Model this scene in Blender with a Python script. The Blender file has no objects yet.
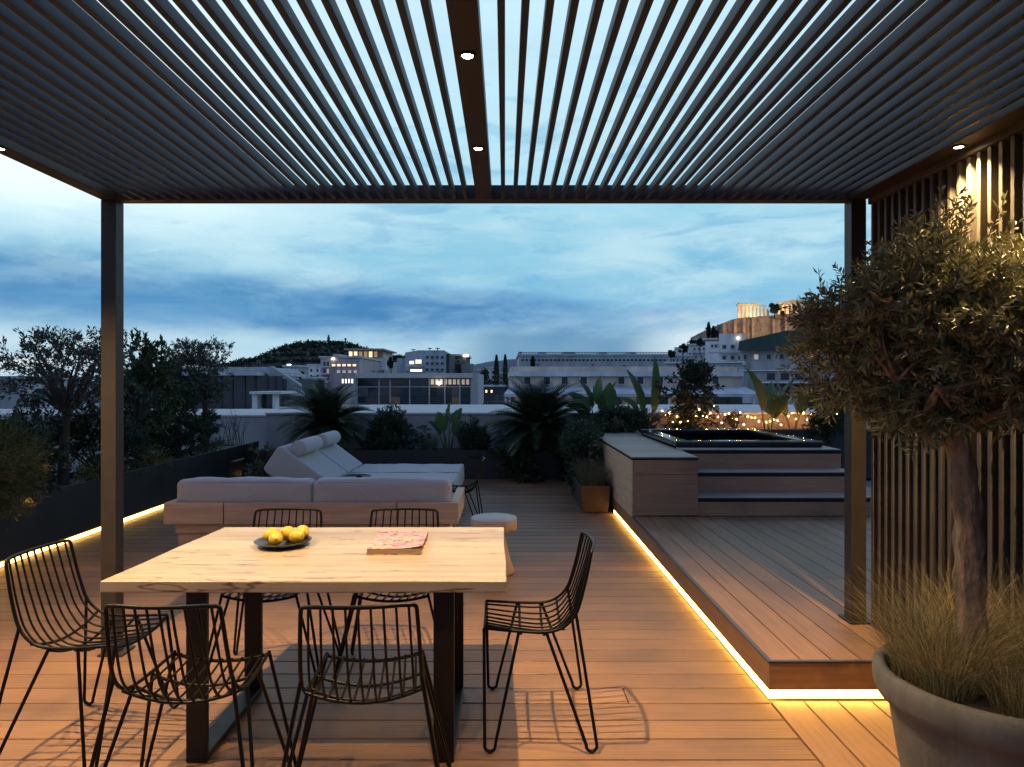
import bpy, math, random
import numpy as np
from mathutils import Vector, Matrix, Euler

random.seed(7)
R = math.radians
PI = math.pi
col = bpy.context.scene.collection
scene = bpy.context.scene

# ---------------------------------------------------------------- camera model
F, VX, VY, EYE = 683.0, 505.0, 383.0, 1.53
def X(px, d): return (px - VX) * d / F
def Z(py, d): return EYE + (VY - py) * d / F

# ---------------------------------------------------------------- helpers
def tag(o, label=None, cat=None, group=None, kind=None):
    if label: o['label'] = label
    if cat: o['category'] = cat
    if group: o['group'] = group
    if kind: o['kind'] = kind
    return o

def thing(name, label, cat, loc=(0, 0, 0), rz=0.0, group=None):
    o = bpy.data.objects.new(name, None)
    o.empty_display_size = 0.1
    col.objects.link(o)
    o.location = loc
    o.rotation_euler = (0, 0, rz)
    return tag(o, label, cat, group)

def base_of(o):
    b = Vector((0, 0, 0))
    while o is not None:
        b += Vector(o.location)
        o = o.parent
    return b

class MB:
    """collects shapes in world coordinates and links them as one mesh object"""
    def __init__(self):
        self.v = []; self.f = []; self.sm = []
    def add(self, vs, fs, smooth=False):
        n = len(self.v)
        self.v.extend([tuple(p) for p in vs])
        for f in fs:
            self.f.append([i + n for i in f]); self.sm.append(smooth)
        return self
    def box(self, x0, x1, y0, y1, z0, z1):
        return self.add([(x0,y0,z0),(x1,y0,z0),(x1,y1,z0),(x0,y1,z0),(x0,y0,z1),(x1,y0,z1),(x1,y1,z1),(x0,y1,z1)],
                 [(0,3,2,1),(4,5,6,7),(0,1,5,4),(1,2,6,5),(2,3,7,6),(3,0,4,7)])
    def obox(self, c, size, rot=(0,0,0)):
        m = Euler(rot).to_matrix()
        vs = []
        for sz in (-.5,.5):
            for sx, sy in ((-.5,-.5),(.5,-.5),(.5,.5),(-.5,.5)):
                vs.append(Vector(c) + m @ Vector((sx*size[0], sy*size[1], sz*size[2])))
        return self.add(vs, [(0,3,2,1),(4,5,6,7),(0,1,5,4),(1,2,6,5),(2,3,7,6),(3,0,4,7)])
    def prism_y(self, pts, y0, y1):
        """extrude an (x,z) outline (counter clockwise seen from -y) along y"""
        n = len(pts)
        vs = [(x,y0,z) for x,z in pts] + [(x,y1,z) for x,z in pts]
        fs = [tuple(range(n)), tuple(range(2*n-1, n-1, -1))]
        for i in range(n):
            j = (i+1) % n
            fs.append((j, i, i+n, j+n))
        return self.add(vs, fs)
    def tube(self, path, r, n=8, closed=False):
        P = [Vector(p) for p in path]
        m = len(P)
        rr = r if isinstance(r, (list, tuple)) else [r]*m
        vs = []; fs = []
        t0 = None; u = None
        for i in range(m):
            a = P[i-1] if (i > 0 or closed) else P[i]
            b = P[(i+1) % m] if (i < m-1 or closed) else P[i]
            t = (b - a)
            if t.length < 1e-9: t = Vector((0,0,1))
            t.normalize()
            if u is None:
                u = t.orthogonal().normalized()
            else:
                u = (u - t*u.dot(t))
                if u.length < 1e-6: u = t.orthogonal()
                u.normalize()
            w = t.cross(u)
            for k in range(n):
                a_ = 2*PI*k/n
                vs.append(P[i] + (u*math.cos(a_) + w*math.sin(a_))*rr[i])
        last = m if closed else m-1
        for i in range(last):
            for k in range(n):
                k2 = (k+1) % n; i2 = (i+1) % m
                fs.append((i*n+k, i*n+k2, i2*n+k2, i2*n+k))
        self.add(vs, fs, True)
        if not closed:
            self.add([vs[k] for k in range(n)], [tuple(range(n-1,-1,-1))])
            self.add([vs[(m-1)*n+k] for k in range(n)], [tuple(range(n))])
        return self
    def lathe(self, prof, c=(0,0,0), n=40, smooth=True):
        vs = []; fs = []
        for r, z in prof:
            for k in range(n):
                a = 2*PI*k/n
                vs.append((c[0]+r*math.cos(a), c[1]+r*math.sin(a), c[2]+z))
        for i in range(len(prof)-1):
            for k in range(n):
                k2 = (k+1) % n
                fs.append((i*n+k, i*n+k2, (i+1)*n+k2, (i+1)*n+k))
        self.add(vs, fs, smooth)
        return self
    def build(self, name, mat, parent=None, bevel=0.0, seg=2, auto=None):
        b = base_of(parent)
        me = bpy.data.meshes.new(name)
        me.from_pydata([(p[0]-b.x, p[1]-b.y, p[2]-b.z) for p in self.v], [], self.f)
        me.polygons.foreach_set('use_smooth', self.sm)
        me.update()
        me.materials.append(mat)
        o = bpy.data.objects.new(name, me)
        col.objects.link(o)
        if parent is not None: o.parent = parent
        if bevel > 0:
            md = o.modifiers.new('bevel', 'BEVEL'); md.width = bevel; md.segments = seg
            md.limit_method = 'ANGLE'; md.angle_limit = R(40)
        return o

def np_mesh(name, verts, faces, mat, parent=None, smooth=False):
    """verts (N,3) float, faces (M,4) int : quads"""
    b = base_of(parent)
    verts = np.asarray(verts, dtype=np.float32) - np.array(b, dtype=np.float32)
    faces = np.asarray(faces, dtype=np.int32)
    me = bpy.data.meshes.new(name)
    k = faces.shape[1]
    me.vertices.add(len(verts)); me.vertices.foreach_set('co', verts.ravel())
    me.loops.add(faces.size); me.loops.foreach_set('vertex_index', faces.ravel())
    me.polygons.add(len(faces)); me.polygons.foreach_set('loop_start', np.arange(0, faces.size, k, dtype=np.int32))
    me.polygons.foreach_set('loop_total', np.full(len(faces), k, dtype=np.int32))
    me.polygons.foreach_set('use_smooth', np.full(len(faces), smooth))
    me.update(calc_edges=True)
    me.validate()
    me.materials.append(mat)
    o = bpy.data.objects.new(name, me)
    col.objects.link(o)
    if parent is not None: o.parent = parent
    return o

def copy_tree(o, parent=None):
    c = o.copy(); col.objects.link(c)
    if parent is not None: c.parent = parent
    for ch in list(o.children):
        copy_tree(ch, c)
    return c

def catmull(pts, n=6):
    P = [Vector(p) for p in pts]
    P = [P[0]*2-P[1]] + P + [P[-1]*2-P[-2]]
    out = []
    for i in range(1, len(P)-2):
        p0,p1,p2,p3 = P[i-1],P[i],P[i+1],P[i+2]
        for k in range(n):
            t = k/n
            out.append(0.5*((2*p1)+(p2-p0)*t+(2*p0-5*p1+4*p2-p3)*t*t+(3*p1-p0-3*p2+p3)*t**3))
    out.append(P[-2])
    return out

# ---------------------------------------------------------------- materials
def new_mat(name):
    m = bpy.data.materials.new(name); m.use_nodes = True
    nt = m.node_tree
    return m, nt, nt.nodes['Principled BSDF']

def N(nt, typ, **kw):
    n = nt.nodes.new(typ)
    for k, v in kw.items():
        if hasattr(n, k): setattr(n, k, v)
        else: n.inputs[k].default_value = v
    return n

def ramp(nt, fac, stops, interp='LINEAR'):
    r = nt.nodes.new('ShaderNodeValToRGB')
    r.color_ramp.interpolation = interp
    el = r.color_ramp.elements
    while len(el) < len(stops): el.new(0.5)
    for e, (p, c) in zip(el, stops):
        e.position = p; e.color = (c[0], c[1], c[2], 1)
    nt.links.new(fac, r.inputs[0])
    return r.outputs[0]

def surf(name, c, rough=0.6, var=0.25, scale=6.0, stretch=(1,1,1), bump=0.15, bscale=None, metal=0.0, island=0.0, spec=None, coat=0.0, bdist=0.004):
    """a surface colour mottled by two noises, with fine bump and roughness variation"""
    m, nt, p = new_mat(name)
    tc = N(nt, 'ShaderNodeTexCoord')
    mp = N(nt, 'ShaderNodeMapping'); mp.inputs['Scale'].default_value = stretch
    nt.links.new(tc.outputs['Object'], mp.inputs[0])
    n1 = N(nt, 'ShaderNodeTexNoise'); n1.inputs['Scale'].default_value = scale; n1.inputs['Detail'].default_value = 6; n1.inputs['Roughness'].default_value = 0.62
    nt.links.new(mp.outputs[0], n1.inputs['Vector'])
    lo = tuple(x*(1-var) for x in c); hi = tuple(min(1, x*(1+var)) for x in c)
    colr = ramp(nt, n1.outputs['Fac'], [(0.28, lo), (0.72, hi)])
    if island > 0:
        g = N(nt, 'ShaderNodeNewGeometry')
        mr = N(nt, 'ShaderNodeMapRange'); mr.inputs['To Min'].default_value = 1-island; mr.inputs['To Max'].default_value = 1+island
        nt.links.new(g.outputs['Random Per Island'], mr.inputs['Value'])
        mx = N(nt, 'ShaderNodeMix', data_type='RGBA', blend_type='MULTIPLY'); mx.inputs[0].default_value = 1
        nt.links.new(colr, mx.inputs[6]); nt.links.new(mr.outputs[0], mx.inputs[7])
        colr = mx.outputs[2]
    nt.links.new(colr, p.inputs['Base Color'])
    mr2 = N(nt, 'ShaderNodeMapRange'); mr2.inputs['To Min'].default_value = max(0.02, rough-0.1); mr2.inputs['To Max'].default_value = min(1, rough+0.1)
    nt.links.new(n1.outputs['Fac'], mr2.inputs['Value'])
    nt.links.new(mr2.outputs[0], p.inputs['Roughness'])
    p.inputs['Metallic'].default_value = metal
    if spec is not None: p.inputs['Specular IOR Level'].default_value = spec
    if coat: p.inputs['Coat Weight'].default_value = coat
    if bump > 0:
        n2 = N(nt, 'ShaderNodeTexNoise'); n2.inputs['Scale'].default_value = bscale or scale*6; n2.inputs['Detail'].default_value = 4
        nt.links.new(mp.outputs[0], n2.inputs['Vector'])
        b = N(nt, 'ShaderNodeBump'); b.inputs['Strength'].default_value = bump; b.inputs['Distance'].default_value = bdist
        nt.links.new(n2.outputs['Fac'], b.inputs['Height'])
        nt.links.new(b.outputs[0], p.inputs['Normal'])
    return m

def emit(name, c, s):
    m, nt, p = new_mat(name)
    p.inputs['Base Color'].default_value = (0.8, 0.8, 0.8, 1)
    p.inputs['Emission Color'].default_value = (*c, 1)
    p.inputs['Emission Strength'].default_value = s
    return m

def leafmat(name, dark, light, rough=0.5, trans=0.25, spec=0.4):
    m, nt, p = new_mat(name)
    g = N(nt, 'ShaderNodeNewGeometry')
    colr = ramp(nt, g.outputs['Random Per Island'], [(0.0, dark), (0.7, light), (1.0, tuple(min(1, x*1.4) for x in light))])
    nt.links.new(colr, p.inputs['Base Color'])
    p.inputs['Roughness'].default_value = rough
    p.inputs['Specular IOR Level'].default_value = spec
    tr = N(nt, 'ShaderNodeBsdfTranslucent'); nt.links.new(colr, tr.inputs['Color'])
    mx = N(nt, 'ShaderNodeMixShader'); mx.inputs[0].default_value = trans
    nt.links.new(p.outputs[0], mx.inputs[1]); nt.links.new(tr.outputs[0], mx.inputs[2])
    nt.links.new(mx.outputs[0], nt.nodes['Material Output'].inputs['Surface'])
    return m

def deckmat(name, c, axis):
    """composite decking: per board tone, long streaks, fine ribs along the board"""
    m, nt, p = new_mat(name)
    tc = N(nt, 'ShaderNodeTexCoord')
    mp = N(nt, 'ShaderNodeMapping'); mp.inputs['Scale'].default_value = (0.7, 14, 14) if axis == 'X' else (14, 0.7, 14)
    nt.links.new(tc.outputs['Object'], mp.inputs[0])
    n1 = N(nt, 'ShaderNodeTexNoise'); n1.inputs['Scale'].default_value = 3.0; n1.inputs['Detail'].default_value = 7; n1.inputs['Roughness'].default_value = 0.65
    nt.links.new(mp.outputs[0], n1.inputs['Vector'])
    n3 = N(nt, 'ShaderNodeTexNoise'); n3.inputs['Scale'].default_value = 1.7; n3.inputs['Detail'].default_value = 5
    nt.links.new(tc.outputs['Object'], n3.inputs['Vector'])
    base = ramp(nt, n1.outputs['Fac'], [(0.25, tuple(x*0.72 for x in c)), (0.55, c), (0.8, tuple(x*1.22 for x in c))])
    wear = ramp(nt, n3.outputs['Fac'], [(0.3, (0.70,0.69,0.68)), (0.5, (0.98,0.97,0.96)), (0.72, (1.2,1.17,1.14))])
    mx0 = N(nt, 'ShaderNodeMix', data_type='RGBA', blend_type='MULTIPLY'); mx0.inputs[0].default_value = 1
    nt.links.new(base, mx0.inputs[6]); nt.links.new(wear, mx0.inputs[7])
    g = N(nt, 'ShaderNodeNewGeometry')
    mr = N(nt, 'ShaderNodeMapRange'); mr.inputs['To Min'].default_value = 0.80; mr.inputs['To Max'].default_value = 1.18
    nt.links.new(g.outputs['Random Per Island'], mr.inputs['Value'])
    mx = N(nt, 'ShaderNodeMix', data_type='RGBA', blend_type='MULTIPLY'); mx.inputs[0].default_value = 1
    nt.links.new(mx0.outputs[2], mx.inputs[6]); nt.links.new(mr.outputs[0], mx.inputs[7])
    nt.links.new(mx.outputs[2], p.inputs['Base Color'])
    rr = N(nt, 'ShaderNodeMapRange'); rr.inputs['To Min'].default_value = 0.42; rr.inputs['To Max'].default_value = 0.68
    nt.links.new(n3.outputs['Fac'], rr.inputs['Value']); nt.links.new(rr.outputs[0], p.inputs['Roughness'])
    # ribs
    sx = N(nt, 'ShaderNodeSeparateXYZ'); nt.links.new(tc.outputs['Object'], sx.inputs[0])
    ml = N(nt, 'ShaderNodeMath', operation='MULTIPLY'); ml.inputs[1].default_value = 2*PI/0.0125
    nt.links.new(sx.outputs['Y' if axis == 'X' else 'X'], ml.inputs[0])
    sn = N(nt, 'ShaderNodeMath', operation='SINE'); nt.links.new(ml.outputs[0], sn.inputs[0])
    ad = N(nt, 'ShaderNodeMath', operation='MULTIPLY_ADD'); ad.inputs[1].default_value = 0.35
    nt.links.new(sn.outputs[0], ad.inputs[0]); nt.links.new(n1.outputs['Fac'], ad.inputs[2])
    b = N(nt, 'ShaderNodeBump'); b.inputs['Strength'].default_value = 0.22; b.inputs['Distance'].default_value = 0.003
    nt.links.new(ad.outputs[0], b.inputs['Height']); nt.links.new(b.outputs[0], p.inputs['Normal'])
    return m

def oakmat(name):
    m, nt, p = new_mat(name)
    tc = N(nt, 'ShaderNodeTexCoord')
    mp = N(nt, 'ShaderNodeMapping'); mp.inputs['Scale'].default_value = (0.55, 7, 7)
    nt.links.new(tc.outputs['Object'], mp.inputs[0])
    n1 = N(nt, 'ShaderNodeTexNoise'); n1.inputs['Scale'].default_value = 3.5; n1.inputs['Detail'].default_value = 8; n1.inputs['Roughness'].default_value = 0.6; n1.inputs['Distortion'].default_value = 0.6
    nt.links.new(mp.outputs[0], n1.inputs['Vector'])
    c1 = ramp(nt, n1.outputs['Fac'], [(0.25, (0.245,0.18,0.132)), (0.45, (0.335,0.265,0.20)), (0.62, (0.385,0.31,0.24)), (0.8, (0.28,0.215,0.158))])
    # lamella joints: boards of about 0.2 m with their own tone
    n2 = N(nt, 'ShaderNodeTexNoise'); n2.inputs['Scale'].default_value = 2.3; n2.inputs['Detail'].default_value = 3
    mp2 = N(nt, 'ShaderNodeMapping'); mp2.inputs['Scale'].default_value = (0.9, 9, 5); mp2.inputs['Location'].default_value = (3.1, 1.7, 0.4)
    nt.links.new(tc.outputs['Object'], mp2.inputs[0]); nt.links.new(mp2.outputs[0], n2.inputs['Vector'])
    cr = ramp(nt, n2.outputs['Fac'], [(0.0, (1,1,1)), (0.325, (1,1,1)), (0.345, (0.18,0.12,0.09)), (0.365, (1,1,1)), (0.615, (1,1,1)), (0.635, (0.16,0.11,0.08)), (0.66, (1,1,1))])
    mx = N(nt, 'ShaderNodeMix', data_type='RGBA', blend_type='MULTIPLY'); mx.inputs[0].default_value = 0.9
    nt.links.new(c1, mx.inputs[6]); nt.links.new(cr, mx.inputs[7])
    # knots
    vo = N(nt, 'ShaderNodeTexVoronoi'); vo.inputs['Scale'].default_value = 1.5
    mp3 = N(nt, 'ShaderNodeMapping'); mp3.inputs['Scale'].default_value = (1.0, 2.6, 2.6); mp3.inputs['Location'].default_value = (0.3, 0.2, 0)
    nt.links.new(tc.outputs['Object'], mp3.inputs[0]); nt.links.new(mp3.outputs[0], vo.inputs['Vector'])
    kn = ramp(nt, vo.outputs['Distance'], [(0.0, (0.16,0.09,0.06)), (0.06, (0.42,0.30,0.2)), (0.11, (1,1,1))])
    mx2 = N(nt, 'ShaderNodeMix', data_type='RGBA', blend_type='MULTIPLY'); mx2.inputs[0].default_value = 0.85
    nt.links.new(mx.outputs[2], mx2.inputs[6]); nt.links.new(kn, mx2.inputs[7])
    # planks across the width, each with its own tone
    sx = N(nt, 'ShaderNodeSeparateXYZ'); nt.links.new(tc.outputs['Object'], sx.inputs[0])
    dv = N(nt, 'ShaderNodeMath', operation='MULTIPLY'); dv.inputs[1].default_value = 1/0.19; nt.links.new(sx.outputs['Y'], dv.inputs[0])
    fr = N(nt, 'ShaderNodeMath', operation='FRACT'); nt.links.new(dv.outputs[0], fr.inputs[0])
    fl_ = N(nt, 'ShaderNodeMath', operation='FLOOR'); nt.links.new(dv.outputs[0], fl_.inputs[0])
    wn = N(nt, 'ShaderNodeTexWhiteNoise', noise_dimensions='1D'); nt.links.new(fl_.outputs[0], wn.inputs['W'])
    tone = ramp(nt, wn.outputs['Value'], [(0.0, (0.84,0.82,0.80)), (1.0, (1.14,1.13,1.12))])
    joint = ramp(nt, fr.outputs[0], [(0.0, (0.45,0.38,0.32)), (0.012, (1,1,1)), (0.988, (1,1,1)), (1.0, (0.45,0.38,0.32))])
    m3 = N(nt, 'ShaderNodeMix', data_type='RGBA', blend_type='MULTIPLY'); m3.inputs[0].default_value = 1
    nt.links.new(mx2.outputs[2], m3.inputs[6]); nt.links.new(tone, m3.inputs[7])
    m4 = N(nt, 'ShaderNodeMix', data_type='RGBA', blend_type='MULTIPLY'); m4.inputs[0].default_value = 0.7
    nt.links.new(m3.outputs[2], m4.inputs[6]); nt.links.new(joint, m4.inputs[7])
    nt.links.new(m4.outputs[2], p.inputs['Base Color'])
    rr_ = N(nt, 'ShaderNodeMapRange'); rr_.inputs['To Min'].default_value = 0.26; rr_.inputs['To Max'].default_value = 0.5
    nt.links.new(n2.outputs['Fac'], rr_.inputs['Value']); nt.links.new(rr_.outputs[0], p.inputs['Roughness'])
    b = N(nt, 'ShaderNodeBump'); b.inputs['Strength'].default_value = 0.2; b.inputs['Distance'].default_value = 0.003
    nt.links.new(n1.outputs['Fac'], b.inputs['Height']); nt.links.new(b.outputs[0], p.inputs['Normal'])
    return m

def fabricmat(name, c):
    m, nt, p = new_mat(name)
    tc = N(nt, 'ShaderNodeTexCoord')
    n0 = N(nt, 'ShaderNodeTexNoise'); n0.inputs['Scale'].default_value = 4; n0.inputs['Detail'].default_value = 5
    nt.links.new(tc.outputs['Object'], n0.inputs['Vector'])
    nf = N(nt, 'ShaderNodeTexNoise'); nf.inputs['Scale'].default_value = 260; nf.inputs['Detail'].default_value = 2
    nt.links.new(tc.outputs['Object'], nf.inputs['Vector'])
    a = ramp(nt, nf.outputs['Fac'], [(0.3, tuple(x*0.8 for x in c)), (0.7, tuple(x*1.15 for x in c))])
    nt.links.new(a, p.inputs['Base Color'])
    p.inputs['Roughness'].default_value = 0.95
    p.inputs['Sheen Weight'].default_value = 0.15
    b = N(nt, 'ShaderNodeBump'); b.inputs['Strength'].default_value = 0.5; b.inputs['Distance'].default_value = 0.03
    nt.links.new(n0.outputs['Fac'], b.inputs['Height']); nt.links.new(b.outputs[0], p.inputs['Normal'])
    return m

M = {}
M['deck'] = deckmat('deck boards along the terrace', (0.245, 0.127, 0.061), 'X')
M['deck_y'] = deckmat('deck boards across', (0.245, 0.127, 0.061), 'Y')
M['tub_panel'] = deckmat('tub cladding boards', (0.29, 0.145, 0.085), 'X')
M['tread'] = deckmat('treads paled by sky sheen', (0.30, 0.225, 0.17), 'X')  # board colour lightened to stand in for sky reflected at a low angle
M['fascia'] = deckmat('deck fascia', (0.21, 0.108, 0.054), 'X')
M['fascia_y'] = deckmat('deck fascia side', (0.21, 0.108, 0.054), 'Y')
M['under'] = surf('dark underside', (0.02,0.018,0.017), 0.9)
M['slab'] = surf('terrace slab concrete', (0.25,0.25,0.25), 0.9, scale=2)
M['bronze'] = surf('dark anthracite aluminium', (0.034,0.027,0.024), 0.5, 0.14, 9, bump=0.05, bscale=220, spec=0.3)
M['slat'] = surf('slat paint tinted with sky blue', (0.030,0.039,0.066), 0.5, 0.14, 9, bump=0.05, bscale=220, spec=0.3)  # sky light on the slat sides is put into the base colour as blue
M['screen'] = surf('bronze screen slats', (0.085,0.070,0.056), 0.5, 0.2, 6, bump=0.05, bscale=120)
M['oak'] = oakmat('pale oak')
M['black_steel'] = surf('black steel', (0.005,0.0047,0.0047), 0.42, 0.2, 12, bump=0.08, bscale=160, spec=0.25)
M['wire'] = surf('black powder coated wire', (0.003,0.0028,0.0028), 0.4, 0.15, 40, bump=0.0, spec=0.16)
M['rubber'] = surf('rubber', (0.01,0.01,0.01), 0.8)
M['black_planter'] = surf('black planter metal', (0.012,0.012,0.014), 0.5, 0.3, 3, bump=0.1)
M['fabric'] = fabricmat('light grey outdoor fabric', (0.375,0.365,0.365))
M['piping'] = fabricmat('fabric piping', (0.40,0.39,0.40))
M['teak'] = surf('pale teak', (0.50,0.33,0.215), 0.6, 0.22, 4, (0.6,9,9), 0.2, 30)
M['teak_y'] = surf('pale teak side', (0.50,0.33,0.215), 0.6, 0.22, 4, (9,0.6,9), 0.2, 30)
M['stool'] = surf('turned stool wood', (0.36,0.22,0.125), 0.55, 0.25, 3, (6,6,1), 0.2, 24)
M['stool_top'] = surf('stool top grey lacquer', (0.30,0.31,0.33), 0.5, 0.1, 5)
M['lemon'] = surf('lemon peel', (0.50,0.33,0.03), 0.42, 0.15, 14, bump=0.5, bscale=130)
M['lemon_tip'] = surf('lemon tip', (0.30,0.26,0.06), 0.6)
M['plate'] = surf('dark glazed plate', (0.035,0.030,0.028), 0.35, 0.3, 18, bump=0.2, bscale=70)
M['pages'] = surf('book page edges', (0.36,0.26,0.15), 0.8, 0.2, 2, (1,1,260), 0.2)
M['pot'] = surf('stone coloured pot', (0.105,0.098,0.092), 0.8, 0.42, 7, (1,1,0.35), bump=0.5, bscale=70)
M['soil'] = surf('soil', (0.05,0.035,0.022), 0.95, 0.5, 30, bump=1.0, bscale=70)
M['bark'] = surf('olive bark', (0.19,0.137,0.10), 0.9, 0.75, 26, (1,1,0.32), 1.0, 46, bdist=0.02)
M['bark_dark'] = surf('dark bark', (0.05,0.042,0.035), 0.9, 0.4, 10, (1,1,0.3), 1.0, 40)
M['led'] = emit('warm led strip', (1.0, 0.60, 0.085), 11.5)
M['led_left'] = emit('warm led strip by the planter', (1.0, 0.62, 0.13), 7)
M['lens'] = emit('lamp lens', (1.0, 0.72, 0.36), 60)
M['bulb'] = emit('fairy bulb', (1.0, 0.38, 0.06), 480)
M['trim'] = surf('anodised edge trim', (0.06,0.06,0.068), 0.4, 0.1, 8, metal=0.3)
M['tub'] = surf('tub black acrylic', (0.009,0.009,0.013), 0.12, 0.1, 4, bump=0.02)
M['parapet'] = surf('rendered parapet', (0.36,0.34,0.33), 0.9, 0.16, 1.6, bump=0.2, bscale=40)
M['coping'] = surf('pale stone coping', (0.60,0.57,0.53), 0.85, 0.14, 2.0, bump=0.2, bscale=30)
M['corten'] = surf('brown planter', (0.075,0.030,0.016), 0.6, 0.3, 7, bump=0.2)
# foliage
M['olive_leaf'] = leafmat('olive leaves', (0.075,0.082,0.032), (0.25,0.235,0.115), 0.5, 0.14, 0.4)
M['olive_far'] = leafmat('silvery olive leaves', (0.028,0.036,0.026), (0.085,0.095,0.068), 0.5, 0.2, 0.4)
M['dark_leaf'] = leafmat('dark evergreen leaves', (0.016,0.028,0.015), (0.042,0.060,0.030), 0.5, 0.2, 0.3)
M['mid_leaf'] = leafmat('mid green leaves', (0.026,0.045,0.02), (0.062,0.09,0.04), 0.5, 0.25, 0.35)
M['needle'] = leafmat('yellowish needles', (0.05,0.055,0.02), (0.14,0.13,0.045), 0.6, 0.2, 0.2)
M['palm'] = leafmat('cycad fronds', (0.012,0.024,0.012), (0.03,0.05,0.022), 0.42, 0.12, 0.4)
M['paddle'] = leafmat('paddle leaves', (0.026,0.055,0.022), (0.055,0.095,0.036), 0.45, 0.3, 0.4)
M['stem'] = surf('green stems', (0.07,0.10,0.04), 0.6, 0.3, 20)
M['grass'] = leafmat('feather grass', (0.055,0.062,0.028), (0.40,0.32,0.165), 0.7, 0.3, 0.2)
M['grass_dark'] = leafmat('reed grass', (0.05,0.06,0.03), (0.13,0.12,0.07), 0.7, 0.25, 0.2)
M['twig'] = surf('bare twigs', (0.045,0.04,0.035), 0.8, 0.3, 20)
M['cypress'] = leafmat('cypress', (0.012,0.022,0.014), (0.03,0.045,0.026), 0.7, 0.1, 0.2)
# city
def wallm(name, c): return surf(name, c, 0.9, 0.30, 0.9, (1, 1, 0.3), bump=0.1, bscale=3)
M['b_white'] = wallm('white render', (0.66,0.65,0.64))
M['b_grey'] = wallm('grey render', (0.42,0.43,0.44))
M['b_pink'] = wallm('pinkish render', (0.48,0.40,0.41))
M['b_cream'] = wallm('cream render', (0.66,0.52,0.43))
M['b_blue'] = wallm('cool grey panels', (0.44,0.48,0.52))
M['b_dark'] = wallm('dark cladding', (0.07,0.075,0.08))
M['b_roof'] = wallm('roof slab', (0.55,0.55,0.56))
M['b_green'] = wallm('dark green sheet roof', (0.045,0.085,0.075))
M['b_conc'] = wallm('weathered concrete', (0.36,0.33,0.31))
M['b_line'] = surf('window frames', (0.45,0.45,0.46), 0.6)
M['b_linedk'] = surf('dark mullions', (0.05,0.05,0.055), 0.5)
def glassm(name, c, rough=0.08):
    m = surf(name, c, rough, 0.3, 0.25, bump=0.02, bscale=1.2)
    return m
M['glass'] = glassm('dusk glass', (0.035,0.042,0.050))
M['win_dk'] = glassm('dark window', (0.022,0.028,0.035), 0.15)
M['win_warm'] = emit('lit window', (1.0,0.62,0.28), 1.6)
M['win_dim'] = emit('dim lit window', (1.0,0.62,0.30), 0.28)
M['win_white'] = emit('bright lit window', (1.0,0.88,0.66), 1.9)
M['shop'] = emit('dim warm shop interior', (1.0, 0.66, 0.42), 0.075); M['shop'].node_tree.nodes['Principled BSDF'].inputs['Base Color'].default_value = (0.06, 0.05, 0.045, 1)
M['lamp_white'] = emit('outdoor lamp', (1.0,0.86,0.62), 9)
M['stone'] = surf('citadel rock wall', (0.30,0.23,0.185), 0.9, 0.5, 0.35, (1,1,1.2), 1.0, 1.4, bdist=0.5)
M['marble'] = surf('old marble', (0.50,0.42,0.30), 0.85, 0.2, 0.4, bump=0.4, bscale=2)
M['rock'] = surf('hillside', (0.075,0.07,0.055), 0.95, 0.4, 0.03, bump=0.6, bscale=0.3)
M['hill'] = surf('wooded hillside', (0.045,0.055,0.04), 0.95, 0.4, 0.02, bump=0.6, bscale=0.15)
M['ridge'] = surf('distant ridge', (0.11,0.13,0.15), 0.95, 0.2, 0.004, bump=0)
M['city'] = surf('city ground', (0.07,0.07,0.07), 0.95, 0.4, 0.02, bump=0)

# ---------------------------------------------------------------- foliage makers
def rs(seed): return np.random.RandomState(seed)

def leaves(name, pts, dirs, L, W, mat, parent, rng, fold=0.15, jitter=0.35):
    pts = np.asarray(pts, float); d = np.asarray(dirs, float)
    n = len(pts)
    d = d + rng.normal(0, jitter, (n, 3))
    d /= np.linalg.norm(d, axis=1)[:, None] + 1e-9
    r = rng.normal(0, 1, (n, 3))
    s = np.cross(d, r); s /= np.linalg.norm(s, axis=1)[:, None] + 1e-9
    nn = np.cross(d, s)
    l = (L*rng.uniform(0.65, 1.25, n))[:, None]; w = (W*rng.uniform(0.7, 1.25, n))[:, None]
    v = np.empty((n, 4, 3))
    v[:, 0] = pts
    v[:, 1] = pts + d*l*0.5 + s*w*0.5 + nn*w*fold
    v[:, 2] = pts + d*l - nn*w*fold
    v[:, 3] = pts + d*l*0.5 - s*w*0.5 + nn*w*fold
    f = np.arange(n*4).reshape(n, 4)
    return np_mesh(name, v.reshape(-1, 3), f, mat, parent)

def lumpy(c, rad, n, rng, lumps=14, lr=0.42):
    """points spread through an uneven crown made of overlapping clumps"""
    c = np.array(c); rad = np.array(rad)
    cen = rng.normal(0, 1, (lumps, 3)); cen /= np.linalg.norm(cen, axis=1)[:, None]
    cen *= (rng.uniform(0.35, 0.82, lumps))[:, None]
    which = rng.randint(0, lumps, n)
    q = rng.normal(0, 1, (n, 3)); q /= np.linalg.norm(q, axis=1)[:, None]
    q *= (rng.uniform(0.25, 1, n)**0.6)[:, None]*(lr*rng.uniform(0.7, 1.15, lumps)[which])[:, None]
    p = cen[which] + q
    return c + p*rad, p

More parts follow.
